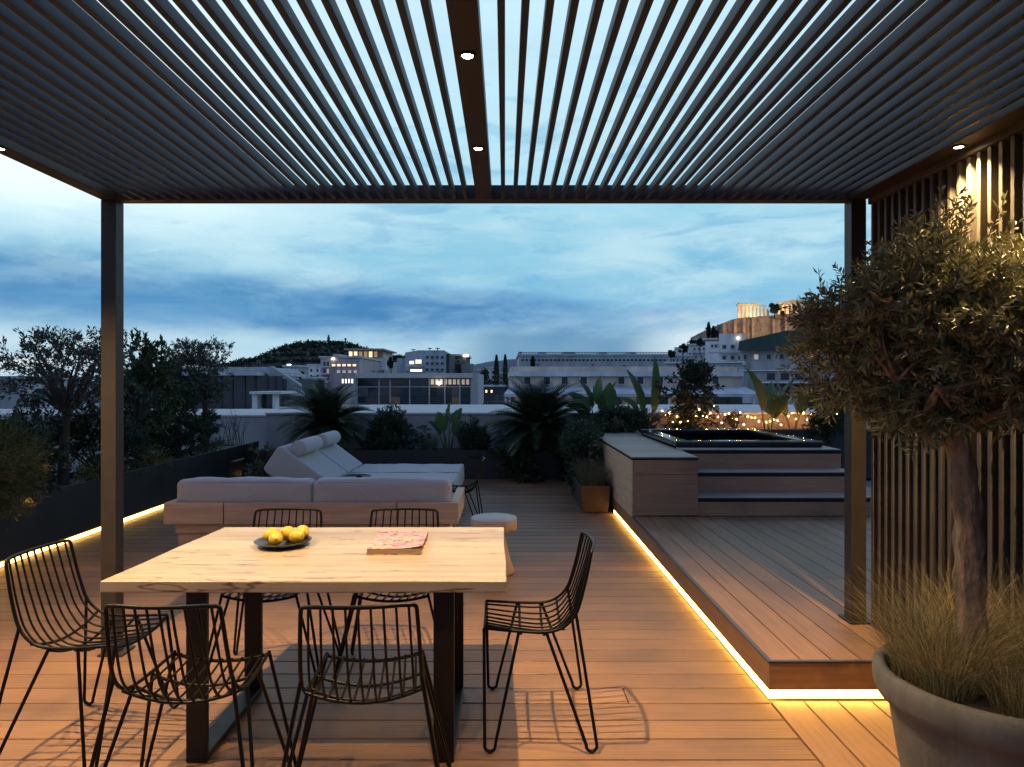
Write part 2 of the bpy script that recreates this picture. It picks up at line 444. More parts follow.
def crown(name, c, rad, ntw, nleaf, L, W, mat, parent, seed, twig_len=0.14, lumps=16, lr=0.42, up=0.15):
    """twigs through a lumpy crown volume, each carrying a spray of leaves"""
    rng = rs(seed)
    p, q = lumpy(c, rad, ntw, rng, lumps, lr)
    d = q/(np.linalg.norm(q, axis=1)[:, None]+1e-9) + rng.normal(0, 0.55, (ntw, 3)); d[:, 2] += up
    d /= np.linalg.norm(d, axis=1)[:, None]
    t = rng.uniform(0, 1, (ntw, nleaf))
    pts = p[:, None, :] + d[:, None, :]*(t[:, :, None]*twig_len) + rng.normal(0, 0.012, (ntw, nleaf, 3))
    dd = np.repeat(d[:, None, :], nleaf, 1) + rng.normal(0, 0.6, (ntw, nleaf, 3))
    o = leaves(name, pts.reshape(-1, 3), dd.reshape(-1, 3), L, W, mat, parent, rng, jitter=0.1)
    return o, p, d

def branch_tubes(mb, start, targets, rng, r0=0.02, r1=0.004):
    s = Vector(start)
    for t in targets:
        t = Vector(t)
        m = s.lerp(t, 0.5) + Vector(rng.normal(0, 0.05, 3)) + Vector((0, 0, 0.04))
        pts = catmull([s, m, t], 5)
        n = len(pts)
        mb.tube(pts, [r0+(r1-r0)*i/(n-1) for i in range(n)], 6)

def blades(name, base, n, h, spread, width, mat, parent, seed, radius=0.12, droop=0.5, segs=4):
    """arching grass blades: ribbons narrowing to the tip"""
    rng = rs(seed)
    base = np.array(base, float)
    a = rng.uniform(0, 2*PI, n); r = radius*np.sqrt(rng.uniform(0, 1, n))
    p0 = base + np.stack([r*np.cos(a), r*np.sin(a), np.zeros(n)], 1)
    a2 = a + rng.normal(0, 0.8, n)
    out = np.stack([np.cos(a2), np.sin(a2), np.zeros(n)], 1)
    side = np.stack([-np.sin(a2), np.cos(a2), np.zeros(n)], 1)
    side += rng.normal(0, 0.5, (n, 3)); side /= np.linalg.norm(side, axis=1)[:, None]
    hh = h*rng.uniform(0.5, 1.1, n); sp = spread*rng.uniform(0.15, 1.15, n); dr = droop*rng.uniform(0.2, 1.2, n)
    v = np.empty((n, (segs+1)*2, 3))
    for k in range(segs+1):
        t = k/segs
        z = hh*(t - dr*0.5*t**3)
        c = p0 + out*(sp*(0.35*t+0.65*t*t))[:, None] + np.stack([np.zeros(n), np.zeros(n), z], 1)
        w = width*(1-0.85*t)
        v[:, 2*k] = c - side*w/2; v[:, 2*k+1] = c + side*w/2
    f = []
    m = (segs+1)*2
    idx = np.arange(n)[:, None]*m
    fs = [idx + np.array([[2*k, 2*k+1, 2*k+3, 2*k+2]]) for k in range(segs)]
    return np_mesh(name, v.reshape(-1, 3), np.concatenate(fs, 0), mat, parent)

def bush(name, label, c, rad, mat, seed, n=140, nl=14, L=0.05, W=0.022, group=None, cat='shrub', lumps=14, stems=True, base_z=None):
    bz = base_z if base_z is not None else c[2]-rad[2]
    t = thing(name, label, cat, (c[0], c[1], bz), 0, group)
    rng = rs(seed+500)
    o, p, d = crown('foliage', c, rad, n, nl, L, W, mat, t, seed, 0.10, lumps)
    if stems:
        mb = MB()
        branch_tubes(mb, (c[0], c[1], bz), [tuple(p[i]) for i in range(0, min(n, 60), 6)], rng, 0.012, 0.003)
        mb.build('stem', M['bark_dark'], t)
    return t

def small_tree(name, label, base, trunk_top, c, rad, mat, seed, n=260, nl=16, L=0.055, W=0.016, group=None, r0=0.05, cat='tree', lumps=16):
    t = thing(name, label, cat, base, 0, group)
    rng = rs(seed+900)
    mb = MB()
    b = Vector(base); tt = Vector(trunk_top)
    m = b.lerp(tt, 0.5) + Vector((rng.normal(0, 0.03), rng.normal(0, 0.03), 0))
    pts = catmull([b, m, tt], 6)
    k = len(pts)
    mb.tube(pts, [r0*(1-0.4*i/(k-1)) for i in range(k)], 10)
    o, p, d = crown('crown', c, rad, n, nl, L, W, mat, t, seed, 0.13, lumps)
    branch_tubes(mb, trunk_top, [tuple(p[i]) for i in range(0, min(n, 120), 8)], rng, r0*0.45, 0.004)
    mb.build('trunk', M['bark_dark'], t)
    return t

def cycad(label, base, rad, h, seed, n=46, group=None):
    t = thing('cycad', label, 'palm', base, 0, group)
    rng = rs(seed)
    vs = []; fs = []
    bz = base[2]
    trunk_h = h
    for i in range(n):
        az = i*2.399 + rng.normal(0, 0.15)
        el = R(82 - 92*(i/n) + rng.normal(0, 5))
        L = rad*rng.uniform(0.85, 1.12)
        K = 34
        cen = np.array([base[0], base[1], bz+trunk_h])
        pts = []
        ang = el
        p = cen.copy()
        for k in range(K+1):
            pts.append(p.copy())
            dirv = np.array([math.cos(az)*math.cos(ang), math.sin(az)*math.cos(ang), math.sin(ang)])
            p = p + dirv*L/K
            ang -= R(55)/K*(0.5+k/K)
        pts = np.array(pts)
        pts[:, 2] = np.maximum(pts[:, 2], bz+0.02)
        for k in range(3, K+1):
            tdir = pts[k]-pts[k-1]; tdir /= np.linalg.norm(tdir)+1e-9
            side = np.cross(tdir, [0, 0, 1.0]); side /= np.linalg.norm(side)+1e-9
            upv = np.cross(side, tdir)
            f = k/K
            ll = 0.20*rad/0.8*math.sin(PI*min(1, 0.15+0.85*f)**0.8)*1.0 + 0.03
            for s in (-1, 1):
                dv = side*s*0.85 + tdir*0.45 + upv*0.28
                dv /= np.linalg.norm(dv)
                w = tdir*0.012*rad
                a = pts[k]; b2 = a + dv*ll
                n0 = len(vs)
                vs += [a-w, a+w, b2+w*0.25, b2-w*0.25]
                fs.append([n0, n0+1, n0+2, n0+3])
        # midrib ribbon
        for k in range(K):
            n0 = len(vs)
            sd = np.array([-math.sin(az), math.cos(az), 0])*0.006*(1-k/K*0.7)
            vs += [pts[k]-sd, pts[k]+sd, pts[k+1]+sd, pts[k+1]-sd]
            fs.append([n0, n0+1, n0+2, n0+3])
    np_mesh('fronds', np.array(vs), np.array(fs), M['palm'], t)
    MB().lathe([(0.0, 0), (0.13, 0), (0.15, trunk_h*0.4), (0.12, trunk_h*0.9), (0.05, trunk_h+0.06), (0.0, trunk_h+0.08)], base, 14).build('trunk', M['bark_dark'], t)
    return t

def paddle_plant(label, base, specs, seed, name='paddle_leaf_plant', group=None):
    """specs: list of (azimuth deg, lean, stem height, leaf length, leaf width)"""
    t = thing(name, label, 'plant', base, 0, group)
    rng = rs(seed)
    st = MB(); vs = []; fs = []
    for az, lean, sh, L, Wd in specs:
        Wd *= 1.3
        a = R(az)
        b = Vector(base) + Vector((0.05*math.cos(a), 0.05*math.sin(a), 0))
        top = b + Vector((math.cos(a)*lean*sh, math.sin(a)*lean*sh, sh))
        mid = b.lerp(top, 0.5) + Vector((0, 0, 0.06*sh))
        path = catmull([b, mid, top], 6)
        st.tube(path, [0.014*(1-0.5*i/(len(path)-1)) for i in range(len(path))], 6)
        dirv = (path[-1]-path[-2]).normalized()
        K, Q = 14, 4
        p = Vector(top); d = dirv.copy()
        side = d.cross(Vector((0, 0, 1)))
        if side.length < 0.05: side = Vector((1, 0, 0))
        side.normalize()
        rot = Matrix.Rotation(R(rng.uniform(-70, 70)), 3, d)
        side = rot @ side
        n0 = len(vs)
        for k in range(K+1):
            f = k/K
            w = Wd*0.5*(math.sin(PI*min(1, f**0.75))**0.7 if 0 < f < 1 else 0.03)
            nn = side.cross(d).normalized()
            for q in range(-Q, Q+1):
                u = q/Q
                tear = (rng.uniform(-0.02, 0.02) if abs(q) == Q else 0)
                vs.append(p + side*(u*w) + nn*(abs(u)*w*0.45 + 0.006*math.sin(k*2.3)*abs(u)) + d*(tear - abs(u)*0.02))
            droop = Vector((math.cos(a), math.sin(a), 0))*0.035*lean*3 + Vector((0, 0, -0.05*lean*2))
            d = (d + droop).normalized()
            side = (side - d*side.dot(d)).normalized()
            p = p + d*(L/K)
        m = 2*Q+1
        for k in range(K):
            for q in range(2*Q):
                i = n0+k*m+q
                fs.append([i, i+1, i+1+m, i+m])
    st.build('stem', M['stem'], t)
    np_mesh('foliage', np.array([tuple(v) for v in vs]), np.array(fs), M['paddle'], t, True)
    return t

# ================================================================= TERRACE
rng0 = random.Random(11)
# --- main deck: boards along x up to the platform edge
PX = 1.272            # platform edge
mb = MB()
y = -1.3; pitch = 0.163
while y < 11.0:
    xs = [-4.75] + ([rng0.uniform(-3.4, 0.6)] if rng0.random() < 0.3 else []) + [PX - 0.002]
    for a, b in zip(xs[:-1], xs[1:]):
        mb.box(a + 0.002, b - 0.002, y + 0.0043, y + pitch - 0.0043, -0.024, 0.0)
    y += pitch
o = tag(mb.build('deck', M['deck'], None, 0.0025, 1), kind='structure')
mb = MB(); x = PX + 0.002
while x < 4.7:
    mb.box(x + 0.0043, x + pitch - 0.0043, -1.3, 3.285, -0.024, 0.0); x += pitch
tag(mb.build('deck_front_border', M['deck_y'], None, 0.0025, 1), kind='structure')
tag(MB().box(-7.5, 6.5, -3, 12.2, -0.5, -0.045).build('terrace_slab', M['slab']), kind='structure')

# --- raised platform (boards run away from the camera)
PZ = 0.182; PY = 3.30
plat = thing('deck_platform', 'raised wooden deck platform with glowing strip under its edge, beside the hot tub', 'platform', (2.6, 5.0, 0))
mb = MB(); x = PX + 0.022; w = 0.148
while x < 4.6:
    y0 = PY + 0.022
    cuts = [y0] + ([y0 + rng0.uniform(1.0, 3.0)] if rng0.random() < 0.6 else []) + [6.9 if x + w < 3.66 else 10.9]
    for a, b in zip(cuts[:-1], cuts[1:]):
        mb.box(x + 0.0033, x + w - 0.0033, a + 0.0015, b - 0.0015, PZ - 0.024, PZ)
    x += w
mb.build('board', M['deck_y'], plat, 0.002, 1)
mb = MB()
mb.box(PX + 0.004, PX + 0.020, PY + 0.02, 11.0, 0.045, PZ - 0.006)
mb.build('fascia', M['fascia_y'], plat, 0.002, 1)
MB().box(PX + 0.004, 4.6, PY + 0.003, PY + 0.019, 0.045, PZ - 0.006).build('fascia', M['fascia'], plat, 0.002, 1)
mb = MB()
mb.box(PX, PX + 0.021, PY, 6.88, PZ - 0.004, PZ + 0.003)
mb.box(PX + 0.0215, 4.6, PY, PY + 0.021, PZ - 0.004, PZ + 0.003)
mb.build('edge_trim', M['trim'], plat)
MB().box(PX + 0.05, 4.6, PY + 0.05, 6.88, 0.001, PZ - 0.026).box(3.72, 4.6, 6.885, 10.9, 0.001, PZ - 0.026).build('base', M['under'], plat)
MB().box(PX + 0.004, PX + 0.020, PY + 0.006, 8.0, 0.004, 0.042).build('led_strip', M['led'], plat)
MB().box(PX + 0.021, 4.5, PY + 0.006, PY + 0.022, 0.004, 0.042).build('led_strip', M['led'], plat)

def led_lamp(par, loc, rot, length, watt):
    L = bpy.data.lights.new('led_lamp', 'AREA'); L.shape = 'RECTANGLE'; L.size = length; L.size_y = 0.012
    L.energy = watt; L.color = (1.0, 0.50, 0.13)
    o = bpy.data.objects.new('led_lamp', L); col.objects.link(o); o.parent = par
    o.location = Vector(loc) - Vector(par.location); o.rotation_euler = rot
    return o
# local -Z is the beam: tilted out over the boards
led_lamp(plat, (PX + 0.001, (PY + 8.0)/2, 0.036), (0, R(62), R(0)), 4.6, 9.0).rotation_euler = Vector((-0.88, 0, -0.47)).to_track_quat('-Z', 'X').to_euler()
led_lamp(plat, (2.6, PY + 0.003, 0.036), (0, 0, 0), 2.6, 4.0).rotation_euler = Vector((0, -0.88, -0.47)).to_track_quat('-Z', 'Y').to_euler()

# --- built in hot tub with bench and steps
tub = thing('hot_tub', 'black square hot tub set in a wooden surround with steps', 'hot tub', (2.8, 8.8, PZ))
bx0, bx1, by0, bz = 1.292, 1.945, 6.885, 0.774
mb = MB()
mb.box(bx0 + 0.004, bx1, by0, by0 + 0.02, PZ + 0.012, bz - 0.172)
mb.box(bx0 + 0.004, bx1, by0, by0 + 0.02, bz - 0.168, bz - 0.02)
mb.build('bench_panel', M['tub_panel'], tub, 0.002, 1)
mb = MB()
for a, b in ((0.05, 0.30), (0.304, 0.53), (0.534, bz - 0.02)):
    mb.box(bx0 - 0.014, bx0 + 0.002, by0 + 0.002, 10.9, a, b)
mb.build('bench_panel', M['teak_y'], tub, 0.002, 1)
MB().box(bx0 - 0.018, bx1 + 0.004, by0 - 0.006, 10.3, bz - 0.018, bz - 0.004).build('bench_edge', M['tub'], tub)
mb = MB(); yy = by0
while yy < 10.1:
    mb.box(bx0 - 0.012, bx1, yy, yy + 0.143, bz - 0.003, bz + 0.012); yy += 0.146
mb.build('bench_top', M['tread'], tub, 0.002, 1)
tx0, tx1, ty0, ty1 = 1.95, 3.60, 7.72, 9.85
SX = 3.70          # right end of the steps and of the tub surround
def step(y0, y1, z0, z1):
    mb = MB()
    mb.box(tx0 + 0.004, SX, y0 + 0.012, y0 + 0.03, z0, z1 - 0.05)
    mb.build('riser', M['tub_panel'], tub, 0.002, 1)
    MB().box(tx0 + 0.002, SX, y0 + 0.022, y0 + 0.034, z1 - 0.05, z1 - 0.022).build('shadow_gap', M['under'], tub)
    MB().box(tx0 + 0.002, SX, y0 - 0.004, y0 + 0.016, z1 - 0.022, z1 - 0.010).build('step_edge', M['tub'], tub)
    MB().box(tx0 + 0.004, SX, y0 + 0.0165, y1, z1 - 0.022, z1).build('tread', M['tread'], tub, 0.002, 1)
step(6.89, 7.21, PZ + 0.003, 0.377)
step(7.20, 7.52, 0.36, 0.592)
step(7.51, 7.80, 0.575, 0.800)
MB().box(tx1 - 0.06, SX, 7.802, 10.6, 0.778, 0.800).build('tread', M['tread'], tub, 0.002, 1)
MB().box(tx0 + 0.004, tx1 - 0.062, 9.80, 10.6, 0.778, 0.800).build('tread', M['tread'], tub, 0.002, 1)
MB().box(tx0 + 0.02, SX - 0.02, 7.56, 10.5, 0.05, 0.54).build('core', M['under'], tub)
for a, b, y0_ in ((PZ + 0.012, 0.37, 6.93), (0.375, 0.58, 7.24), (0.585, 0.775, 7.56)):
    MB().box(SX - 0.018, SX - 0.002, y0_, 10.6, a, b).build('side_panel', M['tub_panel'], tub)
# tub rim: hollow square ring, inside walls and water
rz0, rz1 = 0.803, 0.873
rw = 0.17
mb = MB()
mb.box(tx0 - 0.02, tx1, ty0, ty0 + rw, rz0, rz1)
mb.box(tx0 - 0.02, tx1, ty1 - rw, ty1, rz0, rz1)
mb.box(tx0 - 0.02, tx0 - 0.02 + rw, ty0 + rw, ty1 - rw, rz0, rz1)
mb.box(tx1 - rw, tx1, ty0 + rw, ty1 - rw, rz0, rz1)
mb.build('rim', M['tub'], tub, 0.02, 3)
m, nt, p = new_mat('dark tub water')
p.inputs['Base Color'].default_value = (0.01, 0.012, 0.018, 1); p.inputs['Roughness'].default_value = 0.03
tcw = N(nt, 'ShaderNodeTexCoord'); nw = N(nt, 'ShaderNodeTexNoise'); nw.inputs['Scale'].default_value = 7
nt.links.new(tcw.outputs['Object'], nw.inputs['Vector'])
bw = N(nt, 'ShaderNodeBump'); bw.inputs['Strength'].default_value = 0.12; bw.inputs['Distance'].default_value = 0.02
nt.links.new(nw.outputs['Fac'], bw.inputs['Height']); nt.links.new(bw.outputs[0], p.inputs['Normal'])
M['water'] = m
mb = MB()
mb.box(tx0 + 0.06, tx1 - 0.08, ty0 + 0.09, ty0 + 0.10, 0.45, rz0 - 0.002); mb.box(tx0 + 0.06, tx1 - 0.08, ty1 - 0.10, ty1 - 0.09, 0.45, rz0 - 0.002)
mb.box(tx0 + 0.05, tx0 + 0.06, ty0 + 0.09, ty1 - 0.09, 0.45, rz0 - 0.002); mb.box(tx1 - 0.08, tx1 - 0.07, ty0 + 0.09, ty1 - 0.09, 0.45, rz0 - 0.002)
mb.build('liner', M['tub'], tub)
MB().add([(tx0 + 0.1, ty0 + 0.1, rz1 - 0.30), (tx1 - 0.1, ty0 + 0.1, rz1 - 0.30), (tx1 - 0.1, ty1 - 0.1, rz1 - 0.30), (tx0 + 0.1, ty1 - 0.1, rz1 - 0.30)], [(0, 1, 2, 3)]).build('water', M['water'], tub)

# ================================================================= PERGOLA
GB = 2.555                       # underside of slats and beams
gx0, gx1 = -2.262, 2.022
gy1 = 3.905                      # back face of the front beam
gy0 = -0.7
pg = thing('pergola', 'dark anthracite pergola with fine roof slats over the dining table', 'pergola', (0, 1.6, 0))
def post(x0, y0, z0):
    p_ = MB().box(x0, x0 + 0.084, y0, y0 + 0.084, z0 + 0.012, GB).build('post', M['bronze'], pg, 0.004, 2)
    MB().box(x0 - 0.012, x0 + 0.125, y0 - 0.012, y0 + 0.13, z0 + 0.002, z0 + 0.012).build('base_plate', M['bronze'], p_)
    return p_
post(-2.262, 3.82, 0.0); post(1.938, 3.82, PZ); post(-2.262, gy0, 0.0); post(1.938, gy0, 0.0)
MB().box(gx0, gx1, 3.82, gy1, GB, GB + 0.083).build('beam', M['bronze'], pg, 0.003, 1)
MB().box(gx0, gx1, gy0 - 0.0, gy0 + 0.084, GB, GB + 0.083).build('beam', M['bronze'], pg, 0.003, 1)
yb0, yb1 = gy0 + 0.086, 3.818
for xa in (gx0, -0.160, 1.920):
    MB().box(xa, xa + (0.086 if xa < 1 else 0.102), yb0, yb1, GB + 0.001, GB + 0.082).build('beam', M['bronze'], pg, 0.003, 1)
slats = []
k = 0
xs = []
x = -0.0105
while x < 1.90: xs.append(x); x += 0.0666
x = -0.2175
while x > gx0 + 0.12: xs.append(x); x -= 0.0666
first = None
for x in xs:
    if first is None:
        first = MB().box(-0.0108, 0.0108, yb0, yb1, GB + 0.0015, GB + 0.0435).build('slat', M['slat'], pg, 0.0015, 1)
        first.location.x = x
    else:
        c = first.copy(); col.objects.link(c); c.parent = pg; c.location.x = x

# --- slatted screen on the right
sc = thing('slatted_screen', 'tall dark screen of upright slats behind the potted olive tree', 'screen', (2.07, 1.6, 0))
yy = 3.792; first = None
while yy > gy0:
    z0 = PZ + 0.003 if yy > PY - 0.05 else 0.003
    if first is None or (z0 != zl):
        first = MB().box(2.038, 2.088, yy - 0.011, yy + 0.011, z0, GB - 0.03).build('slat', M['screen'], sc, 0.0015, 1)
        ly = yy; zl = z0; base_first = first
    else:
        c = first.copy(); col.objects.link(c); c.parent = sc; c.location.y = yy - ly
    yy -= 0.0655
MB().box(2.0265, 2.10, gy0, 3.815, GB - 0.029, GB + 0.10).build('top_rail', M['screen'], sc, 0.002, 1)
MB().box(2.112, 2.14, gy0, 3.80, 0.003, GB + 0.09).build('back_panel', M['under'], sc)

# --- recessed downlights with their spot lamps
WARM = (1.0, 0.67, 0.29)
def downlight(x, y, watt, label, group='downlights in the pergola beams', size=116):
    t = thing('downlight', label, 'lamp', (x, y, GB), 0, group)
    MB().lathe([(0.026, 0.0008), (0.028, -0.004), (0.021, -0.006), (0.018, -0.002), (0.017, 0.0008)], (x, y, GB), 24).build('bezel', M['bronze'], t)
    MB().lathe([(0.0, -0.0035), (0.0168, -0.0035), (0.0168, 0.0)], (x, y, GB), 24).build('lens', M['lens'], t)
    L = bpy.data.lights.new('downlight_lamp', 'SPOT')
    L.energy = watt*2.1; L.color = WARM; L.spot_size = R(size); L.spot_blend = 1.0; L.shadow_soft_size = 0.008
    o = bpy.data.objects.new('downlight_lamp', L); col.objects.link(o); o.parent = t
    o.location = (0, 0, -0.012)
    return t
cx = -0.117
HID = 'downlight in a pergola beam above the picture edge'
downlight(cx, 2.98, 185, 'lit downlight in the centre beam of the pergola, nearest the front beam')
downlight(cx, 2.135, 42, 'lit downlight in the centre beam of the pergola, the one farther from the front beam')
downlight(cx, 1.29, 22, HID)
for i, (yy_, w_) in enumerate(((2.98, 190), (2.135, 105), (1.29, 40))):
    downlight(-2.205, yy_, w_, ('lit downlight in the left side beam at the left edge of the picture' if i == 0 else HID))
    downlight(1.955 if i else 1.966, yy_ - 0.02, (135, 125, 25)[i], ('lit downlight in the right side beam beside the upright slats' if i == 0 else HID))

# ================================================================= TABLE
tb = thing('dining_table', 'oak plank dining table on black steel legs', 'table', (-0.79, 3.2, 0))
# slightly irregular live edge top
n = 28; top = []; z0, z1 = 0.703, 0.75
rr = random.Random(5)
def live(a, b, n, ax, amp):
    pts = []
    for i in range(n):
        t = i/n
        p = Vector(a).lerp(Vector(b), t)
        p[ax] += amp*math.sin(t*7+a[0]*3)*math.sin(PI*t) + rr.uniform(-1, 1)*amp*0.25*(1 if 0 < i else 0)
        pts.append(p)
    return pts
ring = live((-1.597, 2.69, 0), (0.006, 2.69, 0), 26, 1, 0.004) + live((0.006, 2.69, 0), (-0.006, 3.70, 0), 16, 0, 0.003) + \
       live((-0.006, 3.70, 0), (-1.52, 3.70, 0), 26, 1, 0.005) + live((-1.52, 3.70, 0), (-1.597, 2.69, 0), 16, 0, 0.004)
m = len(ring)
mb = MB()
mb.add([(p.x, p.y, z0) for p in ring] + [(p.x, p.y, z1) for p in ring],
       [tuple(range(m-1, -1, -1)), tuple(range(m, 2*m))] + [(i, (i+1) % m, (i+1) % m + m, i + m) for i in range(m)])
mb.build('tabletop', M['oak'], tb, 0.006, 3)
for xa in (-1.283, -0.288):
    g = MB().box(xa, xa + 0.083, 2.745, 2.772, 0.033, z0 - 0.012).build('leg', M['black_steel'], tb, 0.003, 2)
    MB().box(xa, xa + 0.083, 3.36, 3.387, 0.033, z0 - 0.012).build('leg', M['black_steel'], tb, 0.003, 2)
    MB().box(xa, xa + 0.083, 2.745, 3.387, 0.003, 0.032).build('foot_bar', M['black_steel'], tb, 0.003, 2)
    MB().box(xa, xa + 0.083, 2.745, 3.387, z0 - 0.0115, z0 - 0.001).build('top_bar', M['black_steel'], tb)

# ================================================================= WIRE CHAIRS
def prof(u, s):
    """wire chair shell: u across (-1..1), s from 0 at the back top to 1 at the seat front"""
    dip = 0.050*(1-u*u)
    key = [(-0.222, 0.810, 0.186, 0), (-0.203, 0.715, 0.191, 0.02), (-0.180, 0.62, 0.196, 0.1), (-0.148, 0.535, 0.199, 0.45),
           (-0.090, 0.482, 0.200, 0.9), (-0.01, 0.465, 0.198, 1.0), (0.115, 0.469, 0.192, 0.8), (0.240, 0.478, 0.184, 0.55)]
    f = s*(len(key)-1); i = min(int(f), len(key)-2); t = f-i
    def cr(j):
        a = key[max(i-1, 0)][j]; b = key[i][j]; c = key[i+1][j]; d = key[min(i+2, len(key)-1)][j]
        return 0.5*((2*b)+(c-a)*t+(2*a-5*b+4*c-d)*t*t+(3*b-a-3*c+d)*t**3)
    yv, zv, wv, dv = cr(0), cr(1), cr(2), cr(3)
    # the back is gently curved too
    return Vector((u*wv, yv - 0.028*(1-u*u)*max(0, 1-s*2.2), zv - dip*dv))

def make_chair(label, group):
    t = thing('wire_chair', label, 'chair', (0, 0, 0), 0, group)
    mb = MB()
    for i in range(9):
        u = -0.86 + 1.72*i/8
        mb.tube([prof(u, s/30) for s in range(0, 31)], 0.0046, 6)
    mb.build('wire_shell', M['wire'], t)
    # frame: top bar with rounded corners, down both sides, seat sides and front rail
    mb = MB()
    path = []
    c = 0.035
    a = [prof(-1, s) for s in (0.44, 0.38, 0.30, 0.2, 0.12)]
    def bar(u): 
        v = prof(u, 0); v.z += 0.002; return v
    corner = [prof(-1, 0.05) + Vector((0.001, 0, 0)), prof(-0.985, 0.02), prof(-0.94, 0.003), prof(-0.86, 0)]
    mid = [bar(u) for u in (-0.75, -0.5, -0.25, 0, 0.25, 0.5, 0.75)]
    cl = a + corner
    cr_ = [Vector((-v.x, v.y, v.z)) for v in reversed(cl)]
    path = catmull(cl + mid + cr_, 3)
    mb.tube(path, 0.0072, 8)
    for sgn in (-1, 1):
        mb.tube([prof(sgn, s) for s in np.linspace(0.44, 1.0, 14)], 0.0066, 8)
    mb.build('frame', M['wire'], t)
    for s_, rad_ in ((1.0, 0.0070), (0.82, 0.006), (0.70, 0.006), (0.55, 0.006)):
        pts = [prof(u, s_) - Vector((0, 0, 0.0075)) for u in np.linspace(-1, 1, 17)]
        MB().tube(pts, rad_, 8).build('seat_rail', M['wire'], t)
    for sx in (-1, 1):
        for top1, top2, foot in ((prof(sx, 1.0), prof(sx, 0.83), Vector((sx*0.292, 0.212, 0.0))),
                                 (prof(sx, 0.69), prof(sx, 0.41), Vector((sx*0.292, -0.208, 0.0)))):
            c0 = foot + Vector((0, 0, 0.030)); r0 = 0.022
            hy = Vector((0, 1, 0)) * (1 if top1.y > top2.y else -1)
            arc = [c0 + hy*(r0*math.cos(t_)) - Vector((0, 0, r0*math.sin(t_))) for t_ in np.linspace(-0.15, PI+0.15, 13)]
            mbl = MB(); mbl.tube([top1] + arc + [top2], 0.0070, 8)
            lg = mbl.build('leg', M['wire'], t)
            MB().lathe([(0.0, 0.0008), (0.0085, 0.0008), (0.0095, 0.006), (0.006, 0.011), (0, 0.012)], foot, 10).build('foot_cap', M['rubber'], lg)
    return t
GC = 'black wire chairs around the dining table'
chair0 = make_chair('black wire chair on the right short side of the table, seen in profile', GC)
def place(o, x, y, rz, label, scale=1.0, group=GC):
    o.location = (x, y, 0); o.rotation_euler = (0, 0, R(rz)); o.scale = (scale,)*3
    tag(o, label, 'chair', group)
others = []
for a in ((-0.490, 2.432, 4.5, 'black wire chair at the near table side, right of the other, backing the camera'),
          (-1.107, 2.432, 0.0, 'black wire chair at the near table side in front of the left table leg'),
          (-1.225, 3.64, 180.0, 'black wire chair at the far side of the table behind the plate of lemons'),
          (-0.567, 3.64, 180.0, 'black wire chair at the far side of the table behind the patterned book'),
          (-1.788, 2.935, -94.0, 'black wire chair on the left short side of the table, angled at the picture edge')):
    c = copy_tree(chair0)
    place(c, a[0], a[1], a[2], a[3])
c = copy_tree(chair0); place(c, -0.44, 7.20, 90, 'black wire lounge chair between the daybed foot and the round stool', 0.9, 'low wire chairs near the daybed')
c = copy_tree(chair0); place(c, -3.06, 7.33, 88, 'black wire lounge chair by the black planter wall, left of the daybed', 0.87, 'low wire chairs near the daybed')
place(chair0, 0.150, 3.115, 90.0, 'black wire chair on the right short side of the table, seen in profile')

# ================================================================= THINGS ON THE TABLE
TT = 0.751
px_, py_ = -1.065, 3.28
t = tag(MB().lathe([(0.0, 0.0), (0.06, 0.0), (0.085, 0.003), (0.122, 0.017), (0.132, 0.024), (0.134, 0.0255), (0.131, 0.0275), (0.12, 0.022), (0.085, 0.010), (0.0, 0.008)], (px_, py_, TT), 48).build('plate', M['plate']), 'dark round plate holding lemons on the table', 'plate')
def lemon(x, y, z, rot, label, s=1.0):
    t = thing('lemon', label, 'lemon', (x, y, z), 0, 'lemons on the dark plate')
    n = 22; prof_ = []
    for i in range(n+1):
        a = PI*i/n
        r = 0.0335*math.sin(a)**0.92; h = -0.039*math.cos(a)
        if i > n-3: h += 0.004*(i-(n-3))/3
        if i < 2: h -= 0.002
        prof_.append((max(r, 0.0), h))
    def build(prof__, name, mat, par):
        mb = MB().lathe(prof__, (0, 0, 0), 26)
        m3 = Euler(rot).to_matrix()
        mb.v = [tuple(Vector((x, y, z)) + m3 @ (Vector(v)*s)) for v in mb.v]
        return mb.build(name, mat, par)
    build(prof_, 'peel', M['lemon'], t)
    build([(0.0, 0.0445), (0.004, 0.044), (0.005, 0.0405), (0.0, 0.039)], 'tip', M['lemon_tip'], t)
    return t
pz = TT + 0.010
lemon(px_ - 0.018, py_ - 0.055, pz + 0.035, (R(80), R(10), R(20)), 'yellow lemon at the front of the dark plate, the largest one seen')
lemon(px_ + 0.068, py_ - 0.012, pz + 0.036, (R(70), R(-30), R(70)), 'yellow lemon at the right front of the plate')
lemon(px_ - 0.062, py_ + 0.022, pz + 0.036, (R(85), R(0), R(120)), 'yellow lemon at the left edge of the dark plate')
lemon(px_ + 0.012, py_ + 0.040, pz + 0.037, (R(60), R(20), R(-40)), 'yellow lemon in the middle of the plate behind the front ones', 1.05)
lemon(px_ + 0.072, py_ + 0.068, pz + 0.039, (R(75), R(15), R(10)), 'yellow lemon at the far right edge of the plate')

